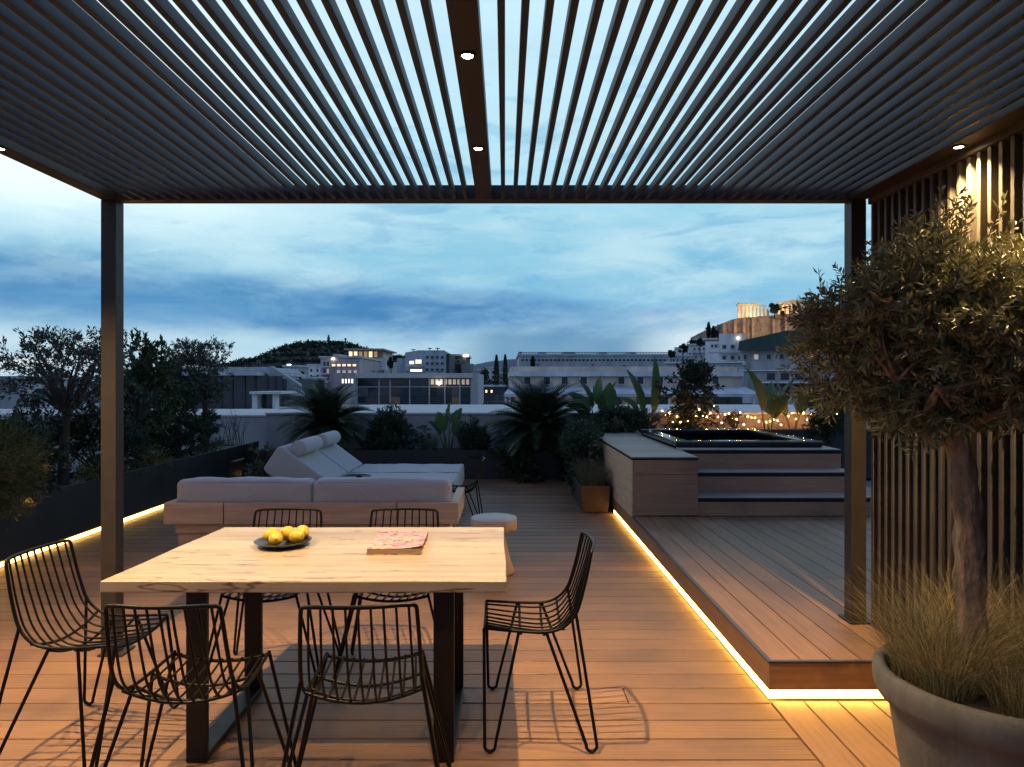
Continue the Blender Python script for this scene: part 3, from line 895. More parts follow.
# book with a busy speckled cover
m, nt, p = new_mat('speckled printed cover')
tc = N(nt, 'ShaderNodeTexCoord')
v1 = N(nt, 'ShaderNodeTexVoronoi'); v1.inputs['Scale'].default_value = 62
nt.links.new(tc.outputs['Object'], v1.inputs['Vector'])
sep = N(nt, 'ShaderNodeSeparateColor'); nt.links.new(v1.outputs['Color'], sep.inputs[0])
cc = ramp(nt, sep.outputs[0], [(0.0, (0.46,0.31,0.26)), (0.30, (0.42,0.16,0.16)), (0.48, (0.55,0.38,0.30)), (0.62, (0.16,0.05,0.14)), (0.72, (0.50,0.28,0.24)), (0.88, (0.06,0.03,0.04)), (0.93, (0.55,0.38,0.10))], 'CONSTANT')
nz = N(nt, 'ShaderNodeTexNoise'); nz.inputs['Scale'].default_value = 8
nt.links.new(tc.outputs['Object'], nz.inputs['Vector'])
c2 = ramp(nt, nz.outputs['Fac'], [(0.4, (1,0.9,0.85)), (0.65, (0.75,0.6,0.85))])
mx = N(nt, 'ShaderNodeMix', data_type='RGBA', blend_type='MULTIPLY'); mx.inputs[0].default_value = 0.7
nt.links.new(cc, mx.inputs[6]); nt.links.new(c2, mx.inputs[7]); nt.links.new(mx.outputs[2], p.inputs['Base Color'])
p.inputs['Roughness'].default_value = 0.35
M['cover'] = m
bk = thing('book', 'thick paperback book with pink speckled cover on the oak table', 'book', (-0.507, 3.28, TT), 0)
def bookpart(mb, name, mat, bevel=0):
    b = Vector((-0.507, 3.28, 0)); rot = Matrix.Rotation(R(1.5), 3, 'Z')
    mb.v = [tuple(b + rot @ Vector(v)) for v in mb.v]
    return mb.build(name, mat, bk, bevel)
bookpart(MB().box(-0.124, 0.122, -0.178, 0.178, TT + 0.002, TT + 0.026), 'pages', M['pages'])
bookpart(MB().box(-0.126, 0.126, -0.18, 0.18, TT, TT + 0.0018), 'back_cover', M['cover'])
mb = MB(); K = 14; vs = []; fs = []
for i in range(K+1):
    x = -0.126 + 0.252*i/K
    for j in range(K+1):
        y_ = -0.18 + 0.36*j/K
        lift = 0.0135*max(0, (i/K-0.55)/0.45)**2*(0.35+0.65*max(0, 1-j/K*0.8))
        vs.append((x, y_, TT + 0.0268 + lift))
nV = len(vs)
vs += [(a, b, c+0.0009) for a, b, c in vs]
for i in range(K):
    for j in range(K):
        q = i*(K+1)+j
        fs.append((q, q+1, q+K+2, q+K+1)); fs.append((nV+q, nV+q+K+1, nV+q+K+2, nV+q+1))
edge = [i*(K+1) for i in range(K+1)] + [K*(K+1)+j for j in range(1, K+1)] + [i*(K+1)+K for i in range(K-1, -1, -1)] + [j for j in range(K-1, 0, -1)]
for a, b in zip(edge, edge[1:]+edge[:1]): fs.append((a, b, b+nV, a+nV))
bookpart(mb.add(vs, fs, False), 'front_cover', M['cover'])

# ================================================================= SOFA, DAYBED, STOOL
from mathutils import noise as mnoise
def cushion(mb, x0, x1, y0, y1, z0, z1, r=0.04, bulge=0.014, amp=0.011, nn=26):
    """soft upholstered block: rounded box, slightly swollen, with shallow creases"""
    c = Vector(((x0+x1)/2, (y0+y1)/2, (z0+z1)/2)); h = Vector(((x1-x0)/2, (y1-y0)/2, (z1-z0)/2))
    for ax in range(3):
        a1, a2 = [i for i in range(3) if i != ax]
        n1 = nn if h[a1] > 0.2 else 10; n2 = nn if h[a2] > 0.2 else 10
        for sg in (-1, 1):
            vs = []; fs = []
            for i in range(n1+1):
                for j in range(n2+1):
                    u = -1+2*i/n1; v = -1+2*j/n2
                    # crowd samples to the rims so that the rounding is smooth
                    u = math.copysign(abs(u)**0.6, u); v = math.copysign(abs(v)**0.6, v)
                    q = Vector((0, 0, 0)); q[ax] = sg*h[ax]; q[a1] = u*h[a1]; q[a2] = v*h[a2]
                    inner = Vector([max(-(h[k]-r), min(h[k]-r, q[k])) for k in range(3)])
                    d = q-inner; 
                    p = inner + d.normalized()*r if d.length > 1e-6 else q
                    p = p.copy()
                    b = bulge*(1-u*u)*(1-v*v)
                    w = c+p
                    wr = mnoise.noise(Vector((w.x*5, w.y*5, w.z*9)))*amp + mnoise.noise(Vector((w.x*14, w.y*14, w.z*20)))*amp*0.45
                    dn = d.normalized() if d.length > 1e-6 else Vector((0, 0, 0))
                    p[ax] += sg*b
                    vs.append(c + p + dn*wr)
            m_ = n2+1
            for i in range(n1):
                for j in range(n2):
                    k = i*m_+j; fs.append((k, k+1, k+1+m_, k+m_))
            mb.add(vs, fs, True)
    return mb
sf = thing('garden_sofa', 'wooden sofa with light grey back cushions, seen from behind the table', 'sofa', (-1.7, 6.4, 0))
fx0, fx1, fz0, fz1 = -3.0, -0.41, 0.29, 0.475
mb = MB()
for a, b in ((fx0, -2.478), (-2.470, -0.955), (-0.947, fx1)):
    mb.box(a, b, 6.0, 6.045, fz0, fz1)
mb.build('back_rail', M['teak'], sf, 0.004, 2)
MB().box(fx1 - 0.075, fx1, 6.047, 6.92, fz0, fz1).build('arm', M['teak_y'], sf, 0.004, 2)
MB().box(fx0, fx0 + 0.075, 6.047, 6.92, fz0, fz1).build('arm', M['teak_y'], sf, 0.004, 2)
MB().box(fx0 + 0.08, fx1 - 0.08, 6.05, 6.92, 0.2, 0.285).build('seat_frame', M['teak'], sf, 0.004, 2)
for x0 in (fx0 + 0.09, fx1 - 0.35):
    MB().box(x0, x0 + 0.26, 6.08, 6.16, 0.003, 0.288).build('leg', M['teak'], sf, 0.004, 2)
    MB().box(x0, x0 + 0.26, 6.82, 6.90, 0.003, 0.198).build('leg', M['teak'], sf, 0.004, 2)
for a, b in ((fx0 + 0.085, -1.715), (-1.705, fx1 - 0.085)):
    cu = cushion(MB(), a, b, 6.05, 6.24, 0.44, 0.668, 0.045, 0.014).build('back_cushion', M['fabric'], sf)
    MB().tube([(a+0.05, 6.058, 0.648), ((a+b)/2, 6.055, 0.655), (b-0.05, 6.058, 0.648)], 0.0045, 6).build('piping', M['piping'], cu)
    cushion(MB(), a, b, 6.245, 6.93, 0.287, 0.43).build('seat_cushion', M['fabric'], sf)

db = thing('daybed', 'double grey upholstered daybed with raised backrest behind the sofa', 'daybed', (-1.5, 8.3, 0))
hx = -1.91; ex = -0.55
for (ya, yb) in ((7.42, 8.28), (8.29, 9.18)):
    mt = cushion(MB(), hx + 0.01, ex, ya, yb, 0.20, 0.447, 0.03, 0.010, 0.010, 30).build('mattress', M['fabric'], db)
    MB().tube([(hx+0.04, ya+0.012, 0.446), (ex-0.03, ya+0.012, 0.446), (ex-0.012, ya+0.03, 0.444), (ex-0.012, yb-0.03, 0.444)], 0.004, 6).build('piping', M['piping'], mt)
    # wedge shaped backrest
    bl = [(hx, 0.452), (-2.42, 0.83), (-2.475, 0.835), (-2.63, 0.60), (-2.60, 0.555), (-2.12, 0.20), (hx, 0.20)]
    bl = list(reversed(bl))
    bl = bl[::-1]
    bl.reverse()
    MB().prism_y(bl[::-1], ya, yb).build('backrest', M['fabric'], db, 0.018, 3)
    MB().tube([(-2.42, ya+0.012, 0.826), (hx-0.005, ya+0.012, 0.455)], 0.005, 6).build('piping', M['piping'], mt)
MB().box(-2.2, ex - 0.1, 7.5, 9.1, 0.06, 0.197).build('plinth', M['black_steel'], db)
for i, (ya, yb, lab) in enumerate(((7.47, 8.20, 'grey bolster pillow on the daybed backrest, the one nearer the table'), (8.36, 9.08, 'grey bolster pillow on the daybed backrest, the one nearer the palms'))):
    t = thing('bolster_pillow', lab, 'pillow', (-2.27, (ya+yb)/2, 0.81), 0, 'bolster pillows on the daybed')
    mb = MB(); n_ = 28
    prof_ = [(0.0, ya), (0.066, ya), (0.08, ya+0.008), (0.086, ya+0.03), (0.088, (ya+yb)/2), (0.086, yb-0.03), (0.08, yb-0.008), (0.066, yb), (0.0, yb)]
    mb.lathe([(r, h) for r, h in prof_], (0, 0, 0), n_)
    mb.v = [(-2.262 + v[0], v[2], 0.815 + v[1]) for v in mb.v]
    mb.build('cover', M['fabric'], t)
    MB().tube([(-2.262+0.083*math.cos(a), ya+0.010, 0.815+0.083*math.sin(a)) for a in np.linspace(0, 2*PI, 25)[:-1]], 0.004, 6, True).build('piping', M['piping'], t)
tr = tag(MB().lathe([(0, 0), (0.10, 0), (0.15, 0.006), (0.17, 0.022), (0.173, 0.022), (0.155, 0.003), (0.1, -0.001)], (X(356, 7.75), 7.75, 0.4555), 40).build('tray', M['black_steel']), 'round black tray lying on the daybed mattress', 'tray')
mbp = MB().lathe([(0.0, 0), (0.028, 0), (0.034, 0.02), (0.030, 0.04), (0.0, 0.042)], (X(359, 7.75), 7.76, 0.457), 20)
tag(mbp.build('glass_candle', M['plate']), 'small dark candle glass standing on the black tray', 'candle')

st = thing('round_stool', 'round mushroom shaped wooden stool with grey top beside the sofa', 'stool', (-0.09, 5.52, 0))
MB().lathe([(0, 0.003), (0.165, 0.003), (0.168, 0.012), (0.14, 0.09), (0.105, 0.22), (0.09, 0.34), (0, 0.342)], (-0.09, 5.52, 0), 40).build('base', M['stool'], st)
MB().lathe([(0, 0.343), (0.172, 0.343), (0.184, 0.352), (0.186, 0.38), (0.186, 0.432), (0, 0.432)], (-0.09, 5.52, 0), 48).build('seat', M['stool'], st)
MB().lathe([(0.186, 0.4325), (0.186, 0.440), (0.18, 0.447), (0, 0.449), (0, 0.4328)], (-0.09, 5.52, 0), 48).build('seat_top', M['stool_top'], st)

# ================================================================= PLANTERS AND WALLS
pl = thing('planter_trough', 'long black metal planter along the left edge with lit strip at its foot', 'planter', (-4.45, 6, 0))
MB().box(-4.165, -4.15, 1.0, 11.5, 0.06, 0.555).build('side_panel', M['black_planter'], pl, 0.003, 1)
MB().box(-4.75, -4.735, 1.0, 11.5, 0.003, 0.555).build('side_panel', M['black_planter'], pl, 0.003, 1)
MB().box(-4.165, -4.15, 11.502, 11.515, 0.003, 0.555).build('end_panel', M['black_planter'], pl)
MB().box(-4.733, -4.167, 1.0, 11.5, 0.061, 0.50).build('soil', M['soil'], pl)
MB().box(-4.72, -4.20, 1.0, 11.5, 0.003, 0.059).build('plinth', M['under'], pl)
MB().box(-4.178, -4.158, 2.2, 8.9, 0.012, 0.045).build('led_strip', M['led_left'], pl)

o_ = led_lamp(pl, (-4.152, 5.5, 0.036), (0, 0, 0), 6.5, 10.0); o_.rotation_euler = Vector((0.88, 0, -0.47)).to_track_quat('-Z', 'X').to_euler()
rp = thing('planter_trough', 'black planter along the rear wall full of palms and dark shrubs', 'planter', (-1.5, 11.2, 0))
MB().box(-4.14, 1.22, 10.88, 10.9, 0.003, 0.46).build('front_panel', M['black_planter'], rp, 0.003, 1)
MB().box(-4.14, 1.22, 10.902, 11.72, 0.003, 0.41).build('soil', M['soil'], rp)

pb = thing('tapered_planter', 'terracotta brown box planter of reedy grass at the end of the lit deck edge', 'planter', (1.06, 8.7, 0))
def frust(x0, x1, y0, y1, z0, z1, ins, wall=0.02):
    mb = MB()
    vo = [(x0+ins, y0+ins, z0), (x1-ins, y0+ins, z0), (x1-ins, y1, z0), (x0+ins, y1, z0), (x0, y0, z1), (x1, y0, z1), (x1, y1, z1), (x0, y1, z1)]
    vi = [(x0+wall, y0+wall, z1), (x1-wall, y0+wall, z1), (x1-wall, y1-wall, z1), (x0+wall, y1-wall, z1),
          (x0+wall, y0+wall, z1-0.06), (x1-wall, y0+wall, z1-0.06), (x1-wall, y1-wall, z1-0.06), (x0+wall, y1-wall, z1-0.06)]
    return mb.add(vo + vi, [(0,3,2,1), (0,1,5,4), (1,2,6,5), (2,3,7,6), (3,0,4,7), (4,5,9,8), (5,6,10,9), (6,7,11,10), (7,4,8,11), (8,9,13,12), (9,10,14,13), (10,11,15,14), (11,8,12,15), (12,13,14,15)])
frust(0.885, 1.245, 8.03, 9.5, 0.003, 0.32, 0.03).build('box', M['black_planter'], pb, 0.004, 2)
MB().add([(0.885+0.03, 8.03+0.026, 0.006), (1.245-0.03, 8.03+0.026, 0.006), (1.243, 8.026, 0.322), (0.887, 8.026, 0.322), (0.885+0.03, 8.03+0.0295, 0.006), (1.245-0.03, 8.03+0.0295, 0.006), (1.243, 8.0295, 0.322), (0.887, 8.0295, 0.322)],
         [(0,1,2,3), (4,7,6,5), (0,4,5,1), (1,5,6,2), (2,6,7,3), (3,7,4,0)]).build('front_panel', M['corten'], pb)
MB().box(0.91, 1.22, 8.055, 9.47, 0.262, 0.285).build('soil', M['soil'], pb)

wl = thing('parapet_wall', 'low grey parapet wall with wide pale ledge behind the plants', 'wall', (0, 11.8, 0))
MB().box(-4.13, 7.0, 11.8, 12.0, -0.4, 0.985).build('wall', M['parapet'], wl)
MB().box(-4.14, 7.0, 11.77, 16.2, 0.987, 1.02).build('coping', M['coping'], wl, 0.006, 2)
MB().box(-4.12, 6.9, 12.02, 16.1, -18, 0.984).build('core', M['parapet'], wl)
wl2 = thing('parapet_wall', 'plain pale parapet at the far left, behind the bare twigs and olive trees', 'wall', (-6, 12.6, 0))
MB().box(-12, -4.3, 12.5, 12.7, -0.4, 0.915).build('wall', M['parapet'], wl2)
MB().box(-12, -4.28, 12.47, 15.3, 0.917, 0.95).build('coping', M['coping'], wl2, 0.006, 2)
MB().box(-12, -4.32, 12.72, 15.2, -18, 0.914).build('core', M['parapet'], wl2)

# ================================================================= POTTED OLIVE IN FRONT
PC = (1.65, 2.31)
pt = thing('plant_pot', 'large round stone coloured pot with rolled rim holding the olive tree', 'pot', (PC[0], PC[1], 0))
rimz = 0.585; PK = 0.93
MB().lathe([(r_*1.0, z_*PK) for r_, z_ in [(0.0, 0.003), (0.235, 0.003), (0.245, 0.015), (0.262, 0.12), (0.285, 0.26), (0.302, 0.38), (0.312, 0.452), (0.330, 0.462), (0.348, 0.478), (0.358, 0.505), (0.361, 0.54), (0.357, 0.572),
            (0.345, rimz), (0.330, rimz), (0.318, 0.575), (0.308, 0.53), (0.30, 0.50)]], (PC[0], PC[1], 0), 72).build('pot_wall', M['pot'], pt)
MB().lathe([(0.0, 0.506), (0.1, 0.506), (0.2, 0.498), (0.30, 0.485)], (PC[0], PC[1], 0), 40).build('soil', M['soil'], pt)

ol = thing('olive_tree', 'potted olive tree with crooked trunk and round grey green crown in the foreground', 'tree', (1.575, 2.31, 0.54))
rng = rs(42)
mb = MB()
tr_pts = catmull([(1.585, 2.31, 0.49), (1.583, 2.315, 0.70), (1.574, 2.315, 0.86), (1.565, 2.305, 1.02), (1.556, 2.305, 1.15), (1.540, 2.31, 1.28), (1.525, 2.32, 1.40)], 8)
kk = len(tr_pts)
mb.tube(tr_pts, [(0.047 + 0.022*max(0, 1-i/9))*(1-0.26*i/(kk-1))*(1+0.05*math.sin(i*0.9)+0.04*math.sin(i*0.43+1)) for i in range(kk)], 20)
# ridged, twisted bark
def ridge(mb, r=0.0045):
    out = []
    for (x, y_, z) in mb.v:
        a = math.atan2(y_-2.31, x-1.56)
        k_ = r*(math.sin(a*5+z*9)+0.6*math.sin(a*9-z*14+1.0)+0.5*math.sin(z*47+a*2))
        out.append((x+k_*math.cos(a), y_+k_*math.sin(a), z))
    mb.v = out
ridge(mb)
C0 = (1.52, 2.33, 1.69); RAD = (0.58, 0.56, 0.37)
ntw = 2700
p, q = lumpy(C0, RAD, ntw, rng, 70, 0.25)
p[:, 0] = np.where(p[:, 0] > 2.0, 2.0 - (p[:, 0]-2.0), p[:, 0])
keep = (p[:, 1] > 1.66) & (p[:, 0] > 1.03 + 0.75*np.maximum(0, p[:, 2]-1.66))
p = p[keep]; q = q[keep]; ntw = len(p)
limbs = []
for tgt in ((1.22, 2.25, 1.62), (1.42, 2.60, 1.72), (1.62, 2.12, 1.78), (1.80, 2.45, 1.66), (1.55, 2.30, 1.92), (1.30, 2.05, 1.52), (1.75, 2.15, 1.55)):
    s = Vector((1.525, 2.32, 1.385)); t_ = Vector(tgt); md = s.lerp(t_, 0.45) + Vector((rng.normal(0, .03), rng.normal(0, .03), -0.02))
    pts = catmull([s, md, t_], 6); nn_ = len(pts)
    mb.tube(pts, [0.024*(1-0.78*i/(nn_-1)) for i in range(nn_)], 8)
    limbs.append((s, md, t_))
for i in range(0, ntw, 26):
    t_ = Vector(p[i]); j = min(range(len(limbs)), key=lambda q_: (limbs[q_][2]-t_).length)
    s = limbs[j][1].lerp(limbs[j][2], rng.uniform(0.3, 1))
    md = s.lerp(t_, 0.5) + Vector(rng.normal(0, 0.03, 3))
    mb.tube(catmull([s, md, t_], 4), [0.009*(1-0.08*i2) for i2 in range(9)], 5)
mb.build('trunk', M['bark'], ol)
d = q/(np.linalg.norm(q, axis=1)[:, None]+1e-9) + rng.normal(0, 0.5, (ntw, 3)); d[:, 2] += 0.1
d /= np.linalg.norm(d, axis=1)[:, None]
nl = 17
tt_ = np.linspace(0.05, 1, nl)[None, :].repeat(ntw, 0)
tl = rng.uniform(0.06, 0.13, ntw)[:, None, None]
pts = p[:, None, :] + d[:, None, :]*tt_[:, :, None]*tl
r_ = rng.normal(0, 1, (ntw, nl, 3)); r_ -= d[:, None, :]*(r_*d[:, None, :]).sum(2)[:, :, None]
r_ /= np.linalg.norm(r_, axis=2)[:, :, None]
dd = d[:, None, :]*0.65 + r_*0.8
P_ = pts.reshape(-1, 3); D_ = dd.reshape(-1, 3)
ok = (P_[:, 0] < 2.0) & (P_[:, 1] < 3.2) & (P_[:, 0] > 0.99 + 0.75*np.maximum(0, P_[:, 2]-1.66) + rng.normal(0, 0.025, len(P_)))
leaves('crown', P_[ok], D_[ok], 0.037, 0.0105, M['olive_leaf'], ol, rng, 0.2, 0.12)
tw = MB()
for i in range(ntw):
    a = Vector(p[i]); b = a + Vector(d[i])*float(tl[i, 0, 0])
    if b.x < 2.0: tw.tube([a, b], [0.0022, 0.0009], 4)
tw.build('twig', M['bark'], ol)

og = thing('ornamental_grass', 'tawny feather grass filling the big pot around the olive trunk', 'grass plant', (PC[0], PC[1], 0.53))
for i, (ax, ay, nb, h, sp) in enumerate(((-0.17, -0.03, 900, 0.36, 0.24), (0.16, -0.06, 800, 0.38, 0.22), (0.02, 0.17, 600, 0.34, 0.22), (-0.03, -0.16, 500, 0.22, 0.17), (0.22, 0.10, 400, 0.34, 0.2), (-0.2, 0.1, 500, 0.36, 0.26))):
    blades('tuft', (PC[0]+ax, PC[1]+ay, 0.49), nb, h*1.12, sp*1.25, 0.0021, M['grass'], og, 60+i, 0.075, 0.55, 5)

# ================================================================= PLANTS
GO = 'trees in the left planter'
small_tree('olive_tree', 'dark olive tree with forked trunk in the left planter, left of the pergola post', (-4.5, 6.95, 0.50), (-4.48, 6.98, 1.22), (-4.50, 7.0, 1.66), (0.64, 0.6, 0.46), M['olive_far'], 1, 400, 20, 0.05, 0.017, GO, 0.06, lumps=24)
small_tree('olive_tree', 'rounded olive tree farther back in the left planter, right of the pergola post', (-4.55, 10.35, 0.50), (-4.56, 10.36, 1.28), (-4.58, 10.35, 1.74), (0.64, 0.6, 0.46), M['olive_far'], 2, 420, 20, 0.055, 0.019, GO, 0.06, lumps=24)
small_tree('olive_tree', 'olive crown at the far left edge of the picture, warmly lit from below', (-4.62, 5.35, 0.50), (-4.62, 5.38, 1.15), (-4.68, 5.45, 1.62), (0.50, 0.5, 0.42), M['olive_leaf'], 3, 300, 18, 0.055, 0.015, GO, 0.05)
small_tree('laurel_tree', 'tall upright leafy laurel just right of the left pergola post', (-4.55, 8.45, 0.50), (-4.55, 8.45, 1.0), (-4.58, 8.55, 1.46), (0.42, 0.45, 0.66), M['mid_leaf'], 4, 330, 17, 0.075, 0.030, GO, 0.035, lumps=22)
bush('shrub', 'dense dark shrub at the foot of the rounded olive tree', (-4.5, 9.45, 0.93), (0.38, 0.8, 0.50), M['dark_leaf'], 5, 620, 18, 0.055, 0.022, 'shrubs in the left planter', base_z=0.5)
bush('shrub', 'dark leafy shrub beneath the forked olive tree', (-4.5, 7.6, 0.86), (0.36, 0.75, 0.46), M['dark_leaf'], 6, 560, 18, 0.05, 0.02, 'shrubs in the left planter', base_z=0.5)
bush('shrub', 'low dark shrub between the needle bush and the forked olive', (-4.46, 6.3, 0.84), (0.38, 0.62, 0.48), M['dark_leaf'], 7, 560, 18, 0.05, 0.02, 'shrubs in the left planter', base_z=0.5)
# needle bush, near left
nb = thing('needle_bush', 'yellowish needle leaved bush hanging over the left planter edge', 'shrub', (-4.42, 5.45, 0.5), 0, 'shrubs in the left planter')
crown('foliage', (-4.36, 5.5, 0.84), (0.46, 0.75, 0.48), 900, 28, 0.07, 0.005, M['needle'], nb, 8, 0.16, 18)
nb2 = MB(); branch_tubes(nb2, (-4.45, 5.45, 0.5), [(-4.4+random.uniform(-.3, .3), 5.5+random.uniform(-.6, .6), 0.8+random.uniform(-.2, .3)) for _ in range(14)], rs(9), 0.014, 0.003); nb2.build('stem', M['bark_dark'], nb)
# ground plants trailing at the rim of the trough
for i, (yy, lab) in enumerate(((7.2, 'trailing grey green plant at the planter rim left of the post'), (8.2, 'trailing plant at the planter rim right of the post'), (9.9, 'pale trailing plant at the planter rim below the shrub'))):
    bush('trailing_plant', lab, (-4.27, yy, 0.60), (0.14, 0.45, 0.10), M['needle'] if i != 2 else M['mid_leaf'], 20+i, 90, 14, 0.035, 0.014, 'trailing plants on the planter rim', 'plant', stems=False, base_z=0.5)
# bare twiggy plant
tg = thing('bare_shrub', 'bare thin upright twigs in front of the pale left parapet', 'shrub', (-4.45, 11.15, 0.5))
mb = MB(); rq = random.Random(3)
for i in range(16):
    a = rq.uniform(0, 2*PI); b0 = Vector((-4.45+rq.uniform(-.12, .12), 11.15+rq.uniform(-.2, .2), 0.5)); h = rq.uniform(0.35, 0.62)
    p1 = b0 + Vector((math.cos(a)*0.05, math.sin(a)*0.05, h*0.5)); p2 = b0 + Vector((math.cos(a)*0.16, math.sin(a)*0.16, h))
    mb.tube(catmull([b0, p1, p2], 5), [0.006*(1-0.07*k) for k in range(11)], 5)
    mb.tube([p1, p1 + Vector((math.cos(a+1)*0.09, math.sin(a+1)*0.09, h*0.3))], [0.004, 0.002], 4)
mb.build('stem', M['twig'], tg)
# small lit plant by the floor lamp behind the sofa
bush('shrub', 'small leafy plant beside the glowing bollard lamp behind the sofa', (X(262, 8.1)-0.05, 8.25, 0.42), (0.18, 0.22, 0.38), M['mid_leaf'], 31, 70, 12, 0.06, 0.025, None, base_z=0.003)
fl = thing('floor_lamp', 'small glowing garden bollard lamp behind the sofa, beside the daybed backrest', 'lamp', (X(254, 7.6), 7.6, 0))
MB().lathe([(0, 0.003), (0.05, 0.003), (0.05, 0.02), (0.022, 0.03), (0.020, 0.43), (0.045, 0.435), (0.045, 0.445), (0, 0.446)], (X(254, 7.6), 7.6, 0), 20).build('post', M['black_steel'], fl)
MB().lathe([(0, 0.447), (0.038, 0.447), (0.040, 0.462), (0.030, 0.478), (0, 0.482)], (X(254, 7.6), 7.6, 0), 20).build('lens', emit('floor lamp lens', (1, 0.62, 0.24), 22), fl)

# rear planter
cycad('spreading cycad with long dark fronds behind the daybed backrest', (-2.92, 11.2, 0.41), 0.86, 0.40, 11, 74, 'cycads in the rear planter')
cycad('large mounded cycad drooping to the deck in the middle of the rear planter', (0.53, 11.0, 0.41), 0.98, 0.34, 12, 104, 'cycads in the rear planter')
GR = 'shrubs in the rear planter'
bush('shrub', 'wide dark shrub right of the spreading cycad', (X(392, 11.2), 11.2, 0.70), (0.58, 0.34, 0.42), M['dark_leaf'], 32, 420, 18, 0.055, 0.022, GR, base_z=0.41)
bush('shrub', 'low dark shrub between the paddle leaf plant and the mounded cycad', (X(478, 11.1), 11.1, 0.58), (0.36, 0.32, 0.34), M['dark_leaf'], 33, 240, 18, 0.05, 0.02, GR, base_z=0.41)
bush('shrub', 'narrow shrub poking above the wide dark shrub', (X(396, 11.3), 11.35, 0.95), (0.13, 0.14, 0.26), M['dark_leaf'], 34, 60, 14, 0.05, 0.02, GR, base_z=0.41)
bush('shrub', 'dark shrub at the foot of the mounded cycad, touching the deck', (X(520, 10.6), 10.62, 0.26), (0.40, 0.24, 0.30), M['dark_leaf'], 35, 240, 16, 0.05, 0.02, GR, base_z=0.003)
bush('shrub', 'dark shrub between the mounded cycad and the tapered planter', (X(574, 10.7), 10.7, 0.42), (0.26, 0.3, 0.46), M['dark_leaf'], 36, 240, 16, 0.05, 0.02, GR, base_z=0.003)
paddle_plant('small paddle leaf plant standing left of centre above the rear planter', (X(448, 11.2), 11.2, 0.41),
             [(20, .18, .42, .32, .17), (140, .2, .38, .30, .16), (250, .25, .36, .3, .16), (80, .1, .5, .34, .16), (320, .3, .3, .28, .15), (190, .35, .28, .3, .15)], 13, group='paddle leaf plants')
gt = thing('reed_grass', 'thin arching reeds beside the small paddle leaf plant', 'grass plant', (X(468, 11.25), 11.25, 0.41))
blades('tuft', (X(468, 11.25), 11.25, 0.41), 160, 0.62, 0.32, 0.008, M['dark_leaf'], gt, 14, 0.14, 0.6, 6)
gt = thing('reed_grass', 'upright reeds below the small paddle leaf plant', 'grass plant', (X(428, 11.05), 11.05, 0.41))
blades('tuft', (X(428, 11.05), 11.05, 0.41), 200, 0.42, 0.16, 0.008, M['mid_leaf'], gt, 15, 0.16, 0.5, 5)

# tapered planter: reedy grass and dark shrub
gt = thing('reed_grass', 'dry reedy grass in the front of the terracotta brown box planter', 'grass plant', (1.06, 8.35, 0.285))
for i, yy in enumerate((8.18, 8.45, 8.75)):
    blades('tuft', (1.06, yy, 0.28), 420, 0.34, 0.15, 0.006, M['grass_dark'], gt, 70+i, 0.15, 0.45, 4)
bush('shrub', 'dark shrub at the back of the terracotta brown box planter', (1.03, 9.0, 0.60), (0.27, 0.62, 0.40), M['dark_leaf'], 37, 460, 16, 0.045, 0.018, None, base_z=0.28)
# behind the bench
hb = thing('shrub', 'low flat dark shrub spreading behind the wooden bench by the tub', 'shrub', (X(615, 10.6), 10.6, 0.5))
crown('foliage', (X(616, 10.6), 10.6, 0.90), (0.58, 0.5, 0.22), 420, 18, 0.06, 0.022, M['dark_leaf'], hb, 38, 0.1, 18)
MB().box(1.30, 2.2, 10.32, 11.2, 0.003, 0.74).build('planter_box', M['black_planter'], hb)
mbq = MB(); branch_tubes(mbq, (X(616, 10.6), 10.6, 0.74), [(X(616, 10.6)+random.uniform(-.4, .4), 10.6+random.uniform(-.3, .3), 0.95) for _ in range(10)], rs(4), 0.01, 0.003); mbq.build('stem', M['bark_dark'], hb)

RB = 0.78
rb = thing('raised_planter', 'raised planter bed behind the hot tub, full of lit plants', 'planter', (4.0, 11.2, 0))
MB().box(2.24, 7.0, 10.95, 10.97, 0.003, RB).build('front_panel', M['black_planter'], rb)
MB().box(2.24, 7.0, 10.972, 11.76, 0.003, RB - 0.04).build('soil', M['soil'], rb)
GPd = 'paddle leaf plants'
paddle_plant('cluster of broad paddle leaves in front of the cream facade', (X(602, 11.3), 11.3, 0.55),
             [(175, .38, .48, .50, .20), (160, .22, .58, .52, .22), (90, .08, .62, .50, .24), (20, .15, .58, .48, .24), (300, .12, .55, .46, .22), (195, .55, .42, .44, .18), (60, .2, .5, .46, .22)], 16, group=GPd)
paddle_plant('pair of tall upright paddle leaves beside the leafy citrus tree', (X(649, 11.35), 11.35, 0.6),
             [(170, .16, .42, .80, .22), (30, .03, .46, .92, .24), (200, .42, .40, .46, .18)], 17, group=GPd)
paddle_plant('tall plant with a curving broken paddle leaf above the fairy lights', (X(768, 11.3), 11.3, RB - 0.04),
             [(170, .16, .34, .75, .24), (25, .34, .30, .80, .20), (60, .2, .28, .6, .2), (300, .3, .22, .5, .18)], 18, group=GPd)
paddle_plant('thin leaved paddle plant partly behind the foreground olive', (X(792, 11.4), 11.4, RB - 0.04),
             [(10, .2, .3, .6, .14), (120, .2, .35, .55, .14), (200, .35, .25, .5, .13), (320, .3, .3, .5, .14)], 19, group=GPd)
small_tree('citrus_tree', 'round leafy citrus tree strung with fairy lights behind the hot tub', (X(692, 11.3), 11.3, RB - 0.04), (X(692, 11.3), 11.3, 1.05), (X(692, 11.3), 11.3, 1.40), (0.50, 0.36, 0.46), M['dark_leaf'], 40, 300, 12, 0.075, 0.036, None, 0.03, lumps=24)
